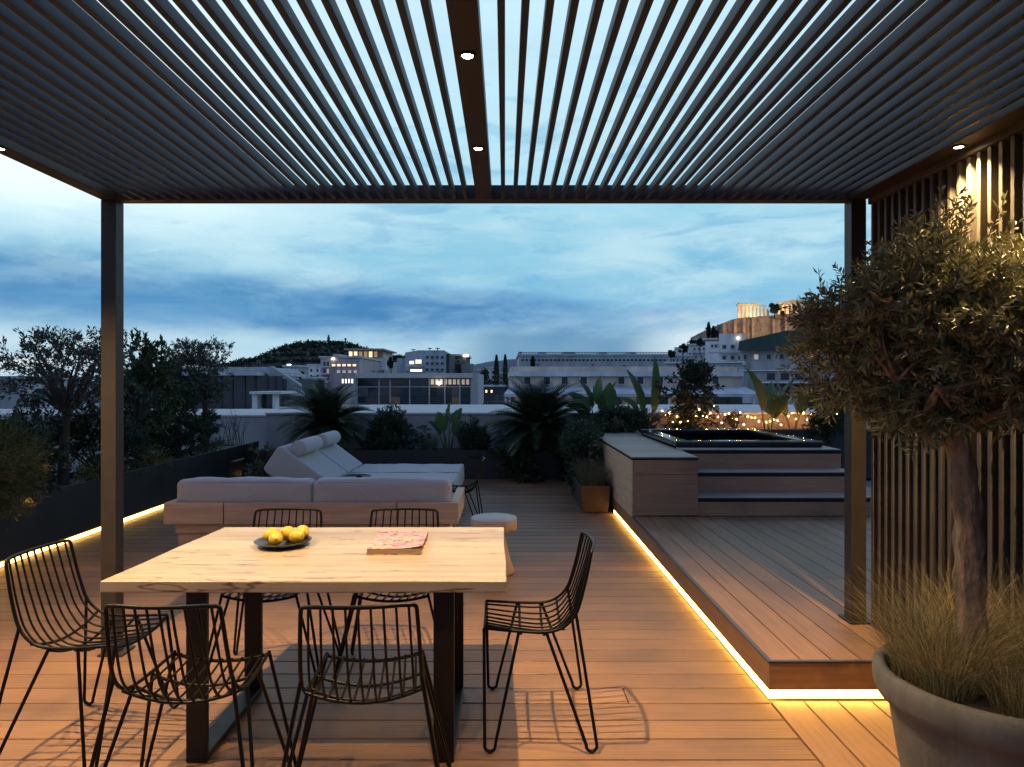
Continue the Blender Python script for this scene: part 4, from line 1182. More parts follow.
bush('shrub', 'low leafy shrub full of fairy lights under the citrus tree', (X(690, 11.15), 11.15, 0.95), (0.62, 0.2, 0.22), M['mid_leaf'], 41, 180, 10, 0.05, 0.022, None, base_z=RB-0.04)
bush('shrub', 'dark green shrub at the right end of the fairy lights behind the olive', (X(826, 10.9), 10.9, 1.10), (0.36, 0.3, 0.52), M['dark_leaf'], 42, 320, 14, 0.06, 0.025, None, base_z=RB-0.04)
bush('ball_shrub', 'small clipped ball shrub in front of the lit parapet behind the tub', (X(735, 11.4), 11.4, 0.92), (0.11, 0.11, 0.10), M['dark_leaf'], 43, 90, 16, 0.022, 0.012, None, base_z=RB-0.04)

# fairy lights: wire wandering through the plants, bulbs as parts
fy = thing('fairy_lights', 'string of warm fairy lights glowing through the plants behind the hot tub', 'string lights', (4.0, 11.2, RB))
rf = random.Random(21)
path = []
for i in range(52):
    t_ = i/51
    px = 662 + 190*t_
    d_ = 11.25 + rf.uniform(-0.28, 0.33)
    path.append(Vector((X(px, d_), d_, rf.uniform(0.84, 1.05) + (0.15*rf.random() if px < 715 else 0))))
MB().tube(catmull(path, 3), 0.0025, 4).build('cable', M['black_steel'], fy)
proto = None
for i, pnt in enumerate(path):
    if proto is None:
        proto = MB().lathe([(0, -0.0065), (0.0048, -0.0036), (0.0058, 0.0), (0.0042, 0.0055), (0, 0.008)], fy.location, 8).build('bulb', M['bulb'], fy)
        proto.location = pnt - Vector(fy.location)
    else:
        c = proto.copy(); col.objects.link(c); c.parent = fy; c.location = pnt - Vector(fy.location)

# ================================================================= CITY
GZ = -20.0
tag(MB().add([(-6000, -400, GZ), (6000, -400, GZ), (6000, 9000, GZ), (-6000, 9000, GZ)], [(0, 1, 2, 3)]).build('city_ground', M['city']), kind='structure')

def bld(name, label, d, px0, px1, pytop, depth, wall, cat='building', group=None, roof=0.5, roofmat=None, base=GZ):
    """a block whose front face stands d metres away"""
    x0, x1, zt = X(px0, d), X(px1, d), Z(pytop, d)
    t = thing(name, label, cat, ((x0+x1)/2, d+depth/2, base), 0, group)
    MB().box(x0, x1, d, d+depth, base, zt).build('wall', wall, t)
    if roof > 0:
        s = d/60
        MB().box(x0-0.12*s, x1+0.12*s, d-0.12*s, d+depth+0.1, zt+0.002, zt+roof*s*0.55).build('roof', roofmat or M['b_roof'], t)
    return t
def win(t, d, px0, px1, py0, py1, pane, frame=None, fw=0.5):
    """a window standing 3 cm proud with a raised frame round it; pixel sizes only give its real size and place"""
    x0, x1, z1, z0 = X(px0, d), X(px1, d), Z(py0, d), Z(py1, d)
    w = fw*d/F
    fr = MB()
    fr.box(x0-w, x0, d-0.09, d-0.003, z0-w, z1+w); fr.box(x1, x1+w, d-0.09, d-0.003, z0-w, z1+w)
    fr.box(x0, x1, d-0.09, d-0.003, z1, z1+w); fr.box(x0, x1, d-0.11, d-0.003, z0-w, z0)
    f = fr.build('window', frame or M['b_line'], t)
    MB().box(x0, x1, d-0.04, d-0.003, z0, z1).build('pane', pane, f)
    return f
def slab(t, name, mat, d, px0, px1, py0, py1, y0, y1):
    return MB().box(X(px0, d), X(px1, d), y0, y1, Z(py1, d), Z(py0, d)).build(name, mat, t)

# glass pavilion building in the middle left
d = 52.0
t = bld('glass_building', 'long low building with glazed facade and bright roof edge in the middle distance', d, 357, 470, 378.5, 14, M['b_dark'], roof=0)
slab(t, 'roof', M['coping'], d, 356.5, 473, 373.2, 378.0, d-0.45, d+14)
pm = [M['glass'], glassm('dusk glass darker', (0.018,0.022,0.028), 0.05), glassm('dusk glass with blinds', (0.10,0.105,0.11), 0.2), glassm('dusk glass bluish', (0.03,0.05,0.07), 0.06)]
rp_ = random.Random(8)
pm += [emit('glass with glowing warm reflection', (1.0, 0.70, 0.42), 0.03), M['glass'], M['glass']]  # faint glow added to some panes in place of warm reflections
for m_ in pm[-3:-2]: m_.node_tree.nodes['Principled BSDF'].inputs['Base Color'].default_value = (0.04, 0.04, 0.04, 1)
edges = [357.8, 368, 379.2, 390.2, 400, 409.7, 419.5, 429.2, 437, 444.7, 452, 459.7, 470]
for e0, e1 in zip(edges[:-1], edges[1:]):
    for r0_, r1_ in ((378.2, 386.3), (387.3, 396.5), (396.8, 407)):
        MB().box(X(e0, d), X(e1, d), d-0.10, d-0.04, Z(r1_, d), Z(r0_, d)).build('glass_pane', rp_.choice(pm), t)
for px in (357.5, 379.5, 390.5, 410, 429.5, 445, 460, 471):
    MB().box(X(px, d)-0.045, X(px, d)+0.045, d-0.18, d-0.102, Z(408, d), Z(378.2, d)).build('mullion', M['b_line'], t)
MB().box(X(357, d), X(471, d), d-0.15, d-0.103, Z(387.2, d), Z(386.4, d)).build('transom', M['b_line'], t)
slab(t, 'side_wall', M['b_grey'], d, 471.5, 478, 373.0, 408, d-0.4, d+14)
slab(t, 'side_wall', M['b_grey'], d, 355.5, 357, 376, 408, d-0.4, d)
for i in range(9):
    px = 431+i*4.4
    slab(t, 'lit_ceiling_panel', M['win_dim'], d, px, px+3.0, 379.3, 384.5, d-0.105, d-0.101)
lm = MB(); lm.lathe([(0, -0.14), (0.10, -0.10), (0.14, 0), (0.10, 0.10), (0, 0.14)], (X(439.5, d), d-0.5, Z(383.2, d)), 12)
tag(lm.build('wall_lamp', M['lamp_white']), 'bright lamp shining in front of the glazed facade', 'lamp')

# left glass building with sloping grey roofs
d = 40.0
t = bld('glass_building', 'dark glazed building with thin grey roof at the left, behind the rounded olive tree', d, 118, 284, 379, 9, M['b_dark'], roof=0)
slab(t, 'roof', M['b_roof'], d, 116, 262, 372.2, 375.6, d-0.8, d+9)
MB().prism_y([(X(150, d), Z(372, d)), (X(262, d), Z(372, d)), (X(256, d), Z(366.6, d)), (X(160, d), Z(366.6, d))], d+1.0, d+8).build('roof', M['b_grey'], t)
MB().prism_y([(X(258, d), Z(369, d)), (X(268, d), Z(366, d)), (X(296, d), Z(384, d)), (X(300, d), Z(396, d)), (X(290, d), Z(396, d))], d+0.5, d+1.1).build('sloping_roof', M['b_grey'], t)
MB().box(X(118, d), X(283, d), d-0.10, d-0.04, Z(408, d), Z(376, d)).build('glass_front', M['glass'], t)
for px in (130, 150, 172, 190, 208, 222, 233, 245.5, 256, 268, 276):
    MB().box(X(px, d)-0.05, X(px, d)+0.05, d-0.18, d-0.102, Z(408, d), Z(376, d)).build('mullion', M['b_linedk'], t)
d = 30.0
t = thing('roof_pavilion', 'small white flat roofed kiosk in front of the left glazed building', 'kiosk', (X(267, d), d, GZ))
slab(t, 'roof', M['b_white'], d, 251, 283, 391.5, 394, d-0.2, d+2)
slab(t, 'pillar', M['b_white'], d, 252, 257, 394.1, 409, d, d+0.5)
slab(t, 'pillar', M['b_white'], d, 272.5, 275.5, 394.1, 409, d, d+0.5)
slab(t, 'glass_wall', M['glass'], d, 257.2, 272.3, 394.1, 409, d+0.6, d+0.66)
slab(t, 'base', M['b_grey'], d, 246, 290, 409.1, 520, d-0.6, d+3)

# pale buildings seen under the olive trees at the far left
d = 34.0
t = bld('low_building', 'pale low building seen beneath the forked olive tree', d, 36, 74, 410, 9, M['b_white'])
win(t, d, 41, 47, 416, 423, M['win_dk']); win(t, d, 60, 66, 416, 423, M['win_dk'])
t = bld('low_building', 'white walled building with gridded window, just left of the pergola post', d+5, 78, 112, 413, 9, M['b_white'])
for k in range(3): win(t, d+5, 82+k*9, 88+k*9, 418, 427, M['glass'], M['b_linedk'])
t = bld('apartment_block', 'grey block behind the olive trees at the far left edge', 90, -120, 28, 379, 14, M['b_grey'])
for k in range(8): win(t, 90, -110+k*17, -102+k*17, 385, 392, M['win_dk'])
t = bld('apartment_block', 'dim block with flat roof behind the forked olive tree', 110, 32, 150, 384, 16, M['b_conc'])
for k in range(7): win(t, 110, 38+k*15, 44+k*15, 389, 396, M['win_dk'])

# pinkish block with three rows of windows
d = 105.0
t = bld('apartment_block', 'pinkish grey block with three rows of lit windows left of the glazed facade', d, 320.5, 360, 358, 18, M['b_pink'], roof=0.3)
for k in range(5): win(t, d, 332+k*5.2, 335.4+k*5.2, 364.2, 366.2, M['win_warm'])
for k in range(4): win(t, d, 337+k*5.6, 340.2+k*5.6, 370.2, 373.0, M['win_dim'])
for k in range(4): win(t, d, 342+k*3.2, 343.6+k*3.2, 379.0, 383.2, M['win_white'])
slab(t, 'lamp', M['lamp_white'], d, 332.5, 334.5, 358.0, 359.4, d-0.3, d-0.05)
slab(t, 'stair_house', M['b_grey'], d, 330, 337, 353.5, 357.2, d+2, d+7)
for k in range(3):
    slab(t, 'balcony', M['b_white'], d, 322, 330, 366.5+k*7, 367.4+k*7, d-1.4, d-0.03)
    win(t, d, 323.5, 325.5, 361.8+k*7, 366+k*7, M['win_dk'], fw=0.3); win(t, d, 327, 329, 361.8+k*7, 366+k*7, M['win_dim'] if k == 1 else M['win_dk'], fw=0.3)
slab(t, 'water_tank', M['b_roof'], d, 348, 351.5, 354.6, 356.6, d+3, d+5)
slab(t, 'solar_panel', M['win_dk'], d, 340, 346, 355.4, 356.6, d+3, d+5)
# terraced block with lit roof pergolas
d = 150.0
t = bld('terrace_block', 'stepped block with warm lit roof terraces below the wooded hill', d, 345, 384, 362, 20, M['b_pink'], roof=0)
slab(t, 'balcony_slab', M['b_conc'], d, 343, 380, 358.4, 360.0, d-3, d+8)
slab(t, 'upper_floor', M['b_cream'], d, 347, 379, 350.2, 358.3, d+5, d+18)
slab(t, 'roof', M['b_conc'], d, 345, 384, 348.6, 350.1, d-1, d+18)
for k in range(6): win(t, d+5, 349+k*5.0, 352.4+k*5.0, 351.6, 357.2, (M['win_warm'] if k in (0, 1, 4) else M['win_dim']))
for k in range(5): win(t, d, 364.5+k*3.6, 366.6+k*3.6, 363.5, 368.5, M['win_warm'] if k in (1, 2) else M['win_dim'])
slab(t, 'parapet', M['b_white'], d, 378.5, 387, 358.6, 370, d-1.5, d-0.05)
# bluish white block
d = 120.0
t = bld('office_block', 'bluish grey office block with two lit windows right of the terraces', d, 405, 446, 352.6, 20, M['b_blue'], roof=0)
slab(t, 'wing', M['b_blue'], d, 396, 404.9, 358, 392, d+1, d+16)
MB().prism_y([(X(405, d), Z(352.5, d)), (X(446, d), Z(352.5, d)), (X(444, d), Z(350.2, d)), (X(418, d), Z(350.2, d))], d+0.2, d+19).build('roof', M['b_grey'], t)
win(t, d, 409.5, 414, 361, 364, M['win_white']); win(t, d, 415.5, 421.5, 359.6, 363.6, M['win_warm']); win(t, d, 410.5, 422, 369.4, 372.2, M['win_white'])
slab(t, 'side_wall', M['b_dark'], d, 446.2, 449, 353.5, 392, d+0.5, d+19)
d = 135.0
t = bld('office_block', 'small dark block with a white lit sign lamp on its roof corner', d, 449.5, 466, 356, 16, M['b_dark'], roof=0.3)
slab(t, 'roof_lamp', M['lamp_white'], d, 463.5, 468.5, 355.0, 356.6, d-0.5, d+0.4)
slab(t, 'wing', M['b_conc'], d, 462, 474, 364, 392, d-2, d-0.1)
win(t, d, 452, 455, 360, 363, M['win_dk']); win(t, d, 457, 460, 360, 363, M['win_dk'])
for nm, d_, pxs, py_ in (('roof', 52, (366, 372, 402, 436, 452), 373.2), ('x', 40, (180, 200, 226), 366.5), ('y', 120, (411, 428, 436), 350.2), ('z', 38, (540, 600, 634, 700), 366.2)):
    for q_, px in enumerate(pxs):
        hh = random.uniform(1.6, 4.2)
        tag(MB().tube([(X(px, d_), d_+3, Z(py_, d_)), (X(px, d_), d_+3, Z(py_-hh, d_))], 0.0008*d_, 5).box(X(px, d_)-0.0035*d_, X(px, d_)+0.0035*d_, d_+2.98, d_+3.02, Z(py_-hh*0.8, d_)-0.0006*d_, Z(py_-hh*0.8, d_)+0.0006*d_).build('roof_aerial', M['b_linedk']),
            'thin aerial on %s, %s' % ({'roof': 'the glazed facade roof', 'x': 'the left glazed building', 'y': 'the bluish grey office block', 'z': 'the cream building'}[nm], ['leftmost there', 'second from the left there', 'third from the left there', 'fourth from the left there', 'fifth from the left there'][q_]), 'aerial', 'roof aerials')
t = bpy.data.objects['office_block']
for r_ in range(4):
    for k in range(4): win(t, 120.0, 426+k*5, 428.6+k*5, 356+r_*6.2, 358.6+r_*6.2, M['win_dk'], fw=0.3)
for r_ in range(3): slab(t, 'balcony', M['b_white'], 120.0, 408, 424, 365.6+r_*6.0, 366.6+r_*6.0, 118.6, 119.97)
# little houses below the hill
hs = [(170, 262, 284, 372, 'b_grey', 'grey house with flat roof below the wooded hill, first from the left'), (150, 284, 301, 367, 'b_grey', 'dull grey house with dark windows and a bright roof lamp below the wooded hill'),
      (160, 299, 311, 371, 'b_conc', 'brownish house between two pale houses below the wooded hill'), (140, 308.5, 321, 366, 'b_white', 'white house with a balcony lamp, beside the pinkish block'),
      (130, 290, 321, 385, 'b_blue', 'long low bluish house below the white house'), (175, 384, 397, 364, 'b_conc', 'narrow brown house between the terraces and the office block'),
      (72, 468, 505, 387, 'b_dark', 'dark flat roof with railings right of the glazed facade')]
for i, (d, a, b, y_, mt, lab) in enumerate(hs):
    t = bld('small_house', lab, d, a, b, y_, 14, M[mt], 'house', 'houses below the hills', 0.3)
    n_ = max(2, int((b-a)/5))
    for r_ in range(3):
        for k in range(n_):
            w0 = a + (k+0.3)*(b-a)/n_
            if random.random() < 0.8:
                win(t, d, w0, w0+1.8, y_+3+r_*6, y_+5.6+r_*6, M['win_dk'] if random.random() < 0.88 else M['win_warm'], fw=0.3)
    if i == 3: slab(t, 'balcony_lamp', M['lamp_white'], d, 315.5, 317.6, 381.5, 383.2, d-0.4, d-0.1)
    if i == 1: slab(t, 'roof_lamp', M['lamp_white'], d, 287.5, 291, 364.3, 365.4, d-0.3, d)
    slab(t, 'chimney', M['b_conc'], d, a+2, a+4, y_-2.5, y_-0.6, d+3, d+4.5)
    if i == 6:
        mb = MB()
        for k in range(14): mb.box(X(469+k*2.6, d)-0.02, X(469+k*2.6, d)+0.02, d-0.02, d+0.02, Z(y_-0.5, d), Z(y_-3.2, d))
        mb.box(X(468, d), X(505, d), d-0.02, d+0.02, Z(y_-3.1, d), Z(y_-3.5, d)); mb.build('railing', M['b_linedk'], t)

hs2 = [(95, 262, 276, 379, 'b_white', 'small pale house showing over the sloping grey roof at the left'), (115, 271, 285, 376, 'b_cream', 'small cream house with one lit window behind the sloping grey roof'),
       (88, 292, 306, 383, 'b_grey', 'grey house with two balconies just above the spreading cycad'), (100, 303, 318, 378.5, 'b_cream', 'cream house with a dark stair tower left of the pinkish block'),
       (160, 474, 487, 371, 'b_grey', 'far grey house with small windows left of the slim cypresses'), (190, 486, 500, 368.5, 'b_white', 'far pale house between the two slim cypresses'), (140, 499, 512, 374, 'b_conc', 'brown house beside the end of the cream building')]
for i, (d, a, b, y_, mt, lab) in enumerate(hs2):
    t = bld('small_house', lab, d, a, b, y_, 10, M[mt], 'house', 'houses below the hills', 0.3)
    n_ = 3
    for r_ in range(3):
        for k in range(n_):
            w0 = a + (k+0.28)*(b-a)/n_
            lit = (i == 1 and r_ == 0 and k == 1)
            win(t, d, w0, w0+1.9, y_+2.4+r_*5, y_+5.2+r_*5, M['win_warm'] if lit else M['win_dk'], fw=0.3)
        if i in (2, 4): slab(t, 'balcony', M['b_white'], d, a+0.6, b-0.6, y_+5.5+r_*5, y_+6.1+r_*5, d-1.2, d-0.12)
    slab(t, 'stair_tower', M['b_dark'] if i == 3 else M['b_conc'], d, a+3, a+6.5, y_-3.0, y_-0.5, d+2, d+5)
    MB().tube([(X(b-2.5, d), d+2, Z(y_-0.4, d)), (X(b-2.5, d), d+2, Z(y_-4.2, d))], 0.0008*d, 5).build('aerial', M['b_linedk'], t)

# cream building with awnings
d = 38.0
t = bld('cream_building', 'low cream building with white band, small windows and long pale awning', d, 510.5, 742, 376.5, 12, M['b_cream'], roof=0)
slab(t, 'fascia', M['b_white'], d, 509, 742, 371.6, 376.3, d-0.30, d+12)
slab(t, 'parapet', M['b_cream'], d, 511, 742, 366.2, 371.5, d+0.8, d+12)
for a in (524.2, 543.6, 561.4, 580.6, 618, 637, 656.4, 690, 712):
    win(t, d, a, a+6.2, 376.9, 384.0, M['win_dk'], M['b_white'], 0.7)
aw = MB(); x0, x1 = X(504, d), X(745, d)
aw.add([(x0, d-2.2, Z(393.2, d)), (x1, d-2.2, Z(393.2, d)), (x1, d-0.02, Z(386.6, d)), (x0+0.3, d-0.02, Z(386.6, d)),
        (x0, d-2.2, Z(393.2, d)-0.16), (x1, d-2.2, Z(393.2, d)-0.16), (x1, d-0.02, Z(386.6, d)-0.10), (x0+0.3, d-0.02, Z(386.6, d)-0.10)],
       [(0, 1, 2, 3), (4, 7, 6, 5), (0, 4, 5, 1), (1, 5, 6, 2), (2, 6, 7, 3), (3, 7, 4, 0)])
aw.build('awning', M['b_roof'], t)
for px in (505.5, 540, 580, 620, 660, 700, 740):
    MB().box(X(px, d)-0.05, X(px, d)+0.05, d-2.15, d-2.05, Z(412, d), Z(394.2, d)).build('awning_post', M['b_white'], t)
MB().box(X(511, d), X(742, d), d-0.06, d-0.01, Z(406, d), Z(389, d)).build('glass_front', M['glass'], t)
for a, b in ((514, 535), (548, 572), (590, 604), (622, 636), (668, 690)):
    slab(t, 'lit_shopfront', M['shop'], d, a, b, 393.6, 404.5, d-0.075, d-0.062)
tag(MB().lathe([(0, -0.10), (0.08, -0.05), (0.10, 0.02), (0.05, 0.09), (0, 0.10)], (X(581, d), d-1.2, Z(396.2, d)), 12).build('terrace_lamp', M['lamp_white']), 'small white lamp under the pale awning of the cream building', 'lamp')

# long flat institutional building far behind
d = 150.0
t = bld('long_building', 'long flat grey building with a row of small windows and roof railing', d, 519, 672, 355.6, 26, M['b_grey'], roof=0.25)
for k in range(36): MB().box(X(521.5+k*4.05, d), X(523.9+k*4.05, d), d-0.08, d-0.004, Z(361.0, d), Z(359.2, d)).build('window', M['win_dk'], t)
mb = MB()
for k in range(100):
    xx = X(519+k*1.52, d); mb.box(xx-0.07, xx+0.07, d+0.05, d+0.19, Z(355.0, d), Z(352.2, d)); 
mb.box(X(519, d), X(671, d), d+0.06, d+0.18, Z(352.5, d), Z(352.0, d))
mb.build('roof_railing', M['b_linedk'], t)
for a, b, h in ((519, 523, 350.5), (540, 548, 351.2), (566, 578, 350.6), (604, 611, 351), (634, 641, 350.8)):
    slab(t, 'plant_room', M['b_grey'], d, a, b, h, 354.8, d+6, d+12)

# white blocks at the right
d = 62.0
t = bld('white_block', 'tall plain white block below the citadel, right of centre', d, 719.5, 744, 333.5, 10, M['b_white'], roof=0)
slab(t, 'wing', M['b_white'], d, 706, 719.4, 340.5, 420, d+1, d+10)
slab(t, 'cornice', M['b_grey'], d, 709, 738, 351.8, 353.2, d-0.4, d-0.02)
for k, (a, b_) in enumerate(((723, 345), (731, 345), (723, 356), (731, 356), (738, 356))): win(t, d, a, a+3.2, b_, b_+3.6, M['win_dk'])
for k in range(3): win(t, d+1, 708.5+k*3.6, 710.3+k*3.6, 344.5, 347.0, M['win_dk'])
MB().tube([(X(728, d), d+3, Z(333.5, d)), (X(728, d), d+3, Z(327.5, d))], 0.03, 5).build('aerial', M['b_linedk'], t)
slab(t, 'water_tank', M['b_conc'], d, 733, 738, 330.6, 333.3, d+4, d+6)
slab(t, 'wall_lamp', M['lamp_white'], d, 737.0, 738.6, 337.6, 338.8, d-0.2, d-0.03)
d = 56.0
t = bld('white_block', 'wide blank pale building with stepped walls behind the paddle leaves', d, 666, 742, 363.5, 10, M['b_blue'], roof=0)
slab(t, 'cornice', M['b_white'], d, 665, 742.5, 361.6, 363.3, d-0.3, d+10)
for k in range(3):
    slab(t, 'balcony', M['b_white'], d, 718, 738, 371.8+k*9.2, 373+k*9.2, d-1.2, d-0.02)
    for q_ in range(3): win(t, d, 720+q_*6, 723.4+q_*6, 366.2+k*9.2, 371.2+k*9.2, (M['win_dk'] if (k, q_) != (1, 2) else M['win_warm']), fw=0.4)
slab(t, 'lean_to_roof', M['b_roof'], d, 716, 756, 393.5, 401.5, d-3.2, d-1.2)
slab(t, 'drain_pipe', M['b_line'], d, 703, 703.7, 364, 410, d-0.12, d-0.02)
for k in range(6): win(t, d, 672+k*5.2+(8 if k > 3 else 0), 675+k*5.2+(8 if k > 3 else 0), 367, 371.5, M['win_dk'] if k != 1 else M['win_dim'])
slab(t, 'air_unit', M['b_roof'], d, 712, 716, 358.8, 361.4, d+2, d+3.2)
slab(t, 'air_unit', M['b_roof'], d, 722, 726, 359.0, 361.4, d+2, d+3.2)
d = 54.0
t = bld('green_roofed_building', 'pale building with dark green sloping sheet roof behind the foreground olive', d, 742.4, 830, 349.2, 12, M['b_grey'], roof=0)
MB().prism_y([(X(741, d), Z(349.0, d)), (X(772, d), Z(349.0, d)), (X(840, d), Z(349.0, d)), (X(840, d), Z(331, d)), (X(786, d), Z(331, d)), (X(742, d), Z(340.5, d))], d-0.5, d+11).build('sloping_roof', M['b_green'], t)
MB().box(X(740.5, d), X(840, d), d-0.62, d-0.5, Z(350, d), Z(348.4, d)).build('gutter', M['b_linedk'], t)
slab(t, 'cornice', M['b_white'], d, 741.5, 830, 369.6, 371, d-0.3, d-0.02)
MB().tube([(X(752, d), d-0.06, Z(349, d)), (X(752, d), d-0.06, Z(410, d))], 0.06, 6).build('drain_pipe', M['b_conc'], t)
win(t, d, 746, 749, 354, 359, M['win_dk']); win(t, d, 756, 760, 354, 359, M['win_dim']); win(t, d, 768, 772, 354, 359, M['win_dk']); win(t, d, 780, 784, 354, 359, M['win_dk'])
slab(t, 'air_unit', M['b_roof'], d, 745, 748.5, 362, 365, d-0.5, d-0.02)
slab(t, 'canopy', M['b_white'], d, 764, 830, 381.4, 383.2, d-1.6, d-0.02)
for k in range(4): win(t, d, 768+k*13, 776+k*13, 373, 380, M['win_dk'])
for k in range(4): win(t, d, 768+k*13, 776+k*13, 385, 398, M['glass'], M['b_linedk'])
hs = [(170, 676, 690, 349, 'b_white', 'white house with a roof terrace on the slope left of the tall block'), (150, 688, 706, 345.5, 'b_white', 'bright white house above the slope, touching the tall block'), (130, 668, 700, 356.5, 'b_blue', 'bluish house with rows of dark windows at the foot of the slope'),
      (190, 697, 716, 340, 'b_conc', 'brown grey house high on the slope below the cypress trees'), (110, 694, 709, 353, 'b_grey', 'grey house with shuttered windows close to the tall white block')]
for i, (d, a, b, y_, mt, lab) in enumerate(hs):
    t = bld('small_house', lab, d, a, b, y_, 12, M[mt], 'house', 'houses below the hills', 0.3)
    n_ = max(2, int((b-a)/4))
    for r_ in range(3):
        for k in range(n_):
            w0 = a + (k+0.3)*(b-a)/n_
            if random.random() < 0.8: win(t, d, w0, w0+1.5, y_+2.4+r_*5, y_+4.6+r_*5, M['win_dk'], fw=0.3)
    slab(t, 'water_tank', M['b_white'], d, a+2, a+4.6, y_-2.2, y_-0.7, d+2, d+4)

# the blocks right of centre are turned to face the terrace, as streets climb round the hill
for o_ in [o for o in col.objects if o.type == 'EMPTY' and o.parent is None and o.get('category') in ('building', 'house')]:
    n_ = o_.name
    if o_.location.x > 5 and (n_.startswith('white_block') or n_.startswith('green_roofed') or n_.startswith('small_house')):
        wall_ = [c for c in o_.children if c.name.startswith('wall')][0]
        yf = o_.location.y + min(v[1] for v in wall_.bound_box)
        fc = Vector((o_.location.x, yf, o_.location.z)); a_ = -math.atan2(fc.x, fc.y)
        o_.location = fc + Matrix.Rotation(a_, 3, 'Z') @ (Vector(o_.location) - fc)
        o_.rotation_euler = (0, 0, a_)

# ---- hills as terrain
def hill(name, prof_, d0, d1, mat, seed, bump, kind='structure'):
    """terrain mound: prof_ gives (px, py) of the crest as real heights at distance d0..d1"""
    rng = rs(seed); nx, ny = 110, 22
    xs_ = np.linspace(prof_[0][0], prof_[-1][0], nx)
    ys_ = np.interp(xs_, [p_[0] for p_ in prof_], [p_[1] for p_ in prof_])
    dc = (d0+d1)/2
    v = np.zeros((ny, nx, 3))
    for j in range(ny):
        f = j/(ny-1); dd_ = d0 + (d1-d0)*f
        crest = math.sin(PI*f)**0.7 if 0 < f < 1 else 0
        zz = EYE + (VY-ys_)*dc/F
        v[j, :, 0] = (xs_-VX)*dc/F; v[j, :, 1] = dd_
        v[j, :, 2] = GZ + (zz-GZ)*crest + rng.normal(0, bump, nx)*crest
    idx = np.arange(nx*ny).reshape(ny, nx)
    f = np.stack([idx[:-1, :-1], idx[:-1, 1:], idx[1:, 1:], idx[1:, :-1]], -1).reshape(-1, 4)
    o = np_mesh(name, v.reshape(-1, 3), f, mat, None, True)
    tag(o, kind=kind)
    return v
hv = hill('wooded_hill', [(140, 384), (215, 373), (236, 366), (256, 361), (272, 359.5), (284, 353.5), (296, 348), (310, 344.5), (346, 344.5), (362, 349), (386, 356), (400, 359), (420, 359), (450, 368), (476, 380), (500, 386)], 460, 760, M['hill'], 3, 0.4)
rng = rs(77)
def wood(name, v, n, size, mat, seed, sel=None):
    rng = rs(seed); ny, nx, _ = v.shape
    j = rng.randint(2, ny//2+2, n); i = rng.randint(1, nx-1, n)
    p = v[j, i] + rng.normal(0, size*0.6, (n, 3))
    p[:, 2] = v[j, i, 2] + rng.uniform(0, size, n)
    K = 14
    pts = (p[:, None, :] + rng.normal(0, size*0.42, (n, K, 3))).reshape(-1, 3)
    dd_ = rng.normal(0, 1, pts.shape); dd_[:, 2] += 0.5
    return tag(leaves(name, pts, dd_, size*0.95, size*0.6, mat, None, rng), 'dark pine wood covering the hill at the left of the skyline', 'wood', None, 'stuff')
wood('hillside_wood', hv, 3600, 1.7, M['cypress'], 5)
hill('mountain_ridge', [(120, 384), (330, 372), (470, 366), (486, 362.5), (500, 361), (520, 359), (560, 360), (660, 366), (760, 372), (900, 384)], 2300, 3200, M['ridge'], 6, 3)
cv = hill('citadel_hill', [(610, 384), (640, 370), (664, 364), (682, 355), (694, 347), (708, 337), (716, 332), (740, 327), (790, 325), (840, 327), (900, 345), (960, 384)], 250, 460, M['rock'], 8, 0.5)
wood('hillside_scrub', cv[:, 14:64], 900, 1.5, M['cypress'], 9)
bpy.data.objects['hillside_scrub']['label'] = 'dark scrub and small trees on the slope below the citadel wall'
GM = 'monuments on the citadel rock'
# fortress wall: curved, with buttresses and an uneven top
d = 300.0
ct = thing('fortress_wall', 'floodlit rock coloured fortress wall along the hilltop at the right', 'wall', (X(760, d), d, 0))
topp = [(703, 334.5, 318), (709, 330.5, 312), (716, 327, 306), (724, 322.8, 302), (733, 319.5, 300), (742, 317.6, 299), (752, 317.2, 299), (762, 316.0, 300), (774, 315.2, 300), (786, 313.8, 301), (800, 313.2, 303), (830, 313.5, 306), (850, 316, 312)]
vs = []; fs = []
fine = []
for (a, b, c), (a2, b2, c2) in zip(topp[:-1], topp[1:]):
    for k in range(5):
        f = k/5; fine.append((a+(a2-a)*f, b+(b2-b)*f + random.uniform(-0.35, 0.35), c+(c2-c)*f + random.uniform(-0.4, 0.4)))
fine.append(topp[-1])
for px, py, dd_ in fine:
    x = X(px, 300); zt = Z(py, 300)
    vs += [(x, dd_-1.5, zt-11), (x+random.uniform(-.4,.4), dd_+random.uniform(-.9,.5), zt-random.uniform(3,7)), (x, dd_+random.uniform(-.3,.3), zt), (x, dd_+2.2, zt), (x, dd_+2.2, zt-11)]
for i in range(len(fine)-1):
    q = i*5
    for k in range(4): fs.append((q+k, q+5+k, q+6+k, q+1+k))
MB().add(vs, fs).build('masonry', M['stone'], ct)
for px, dd_, py in ((723.5, 301.2, 324), (733, 299.2, 321), (741, 298, 319), (749.5, 298, 319), (771, 299, 317.5), (784, 300, 316)):
    MB().prism_y([(X(px, 300)-0.55, Z(py, 300)-11), (X(px, 300)+0.55, Z(py, 300)-11), (X(px, 300)+0.45, Z(py, 300)), (X(px, 300)-0.45, Z(py, 300))], dd_-2.3, dd_+0.5).build('buttress', M['stone'], ct)
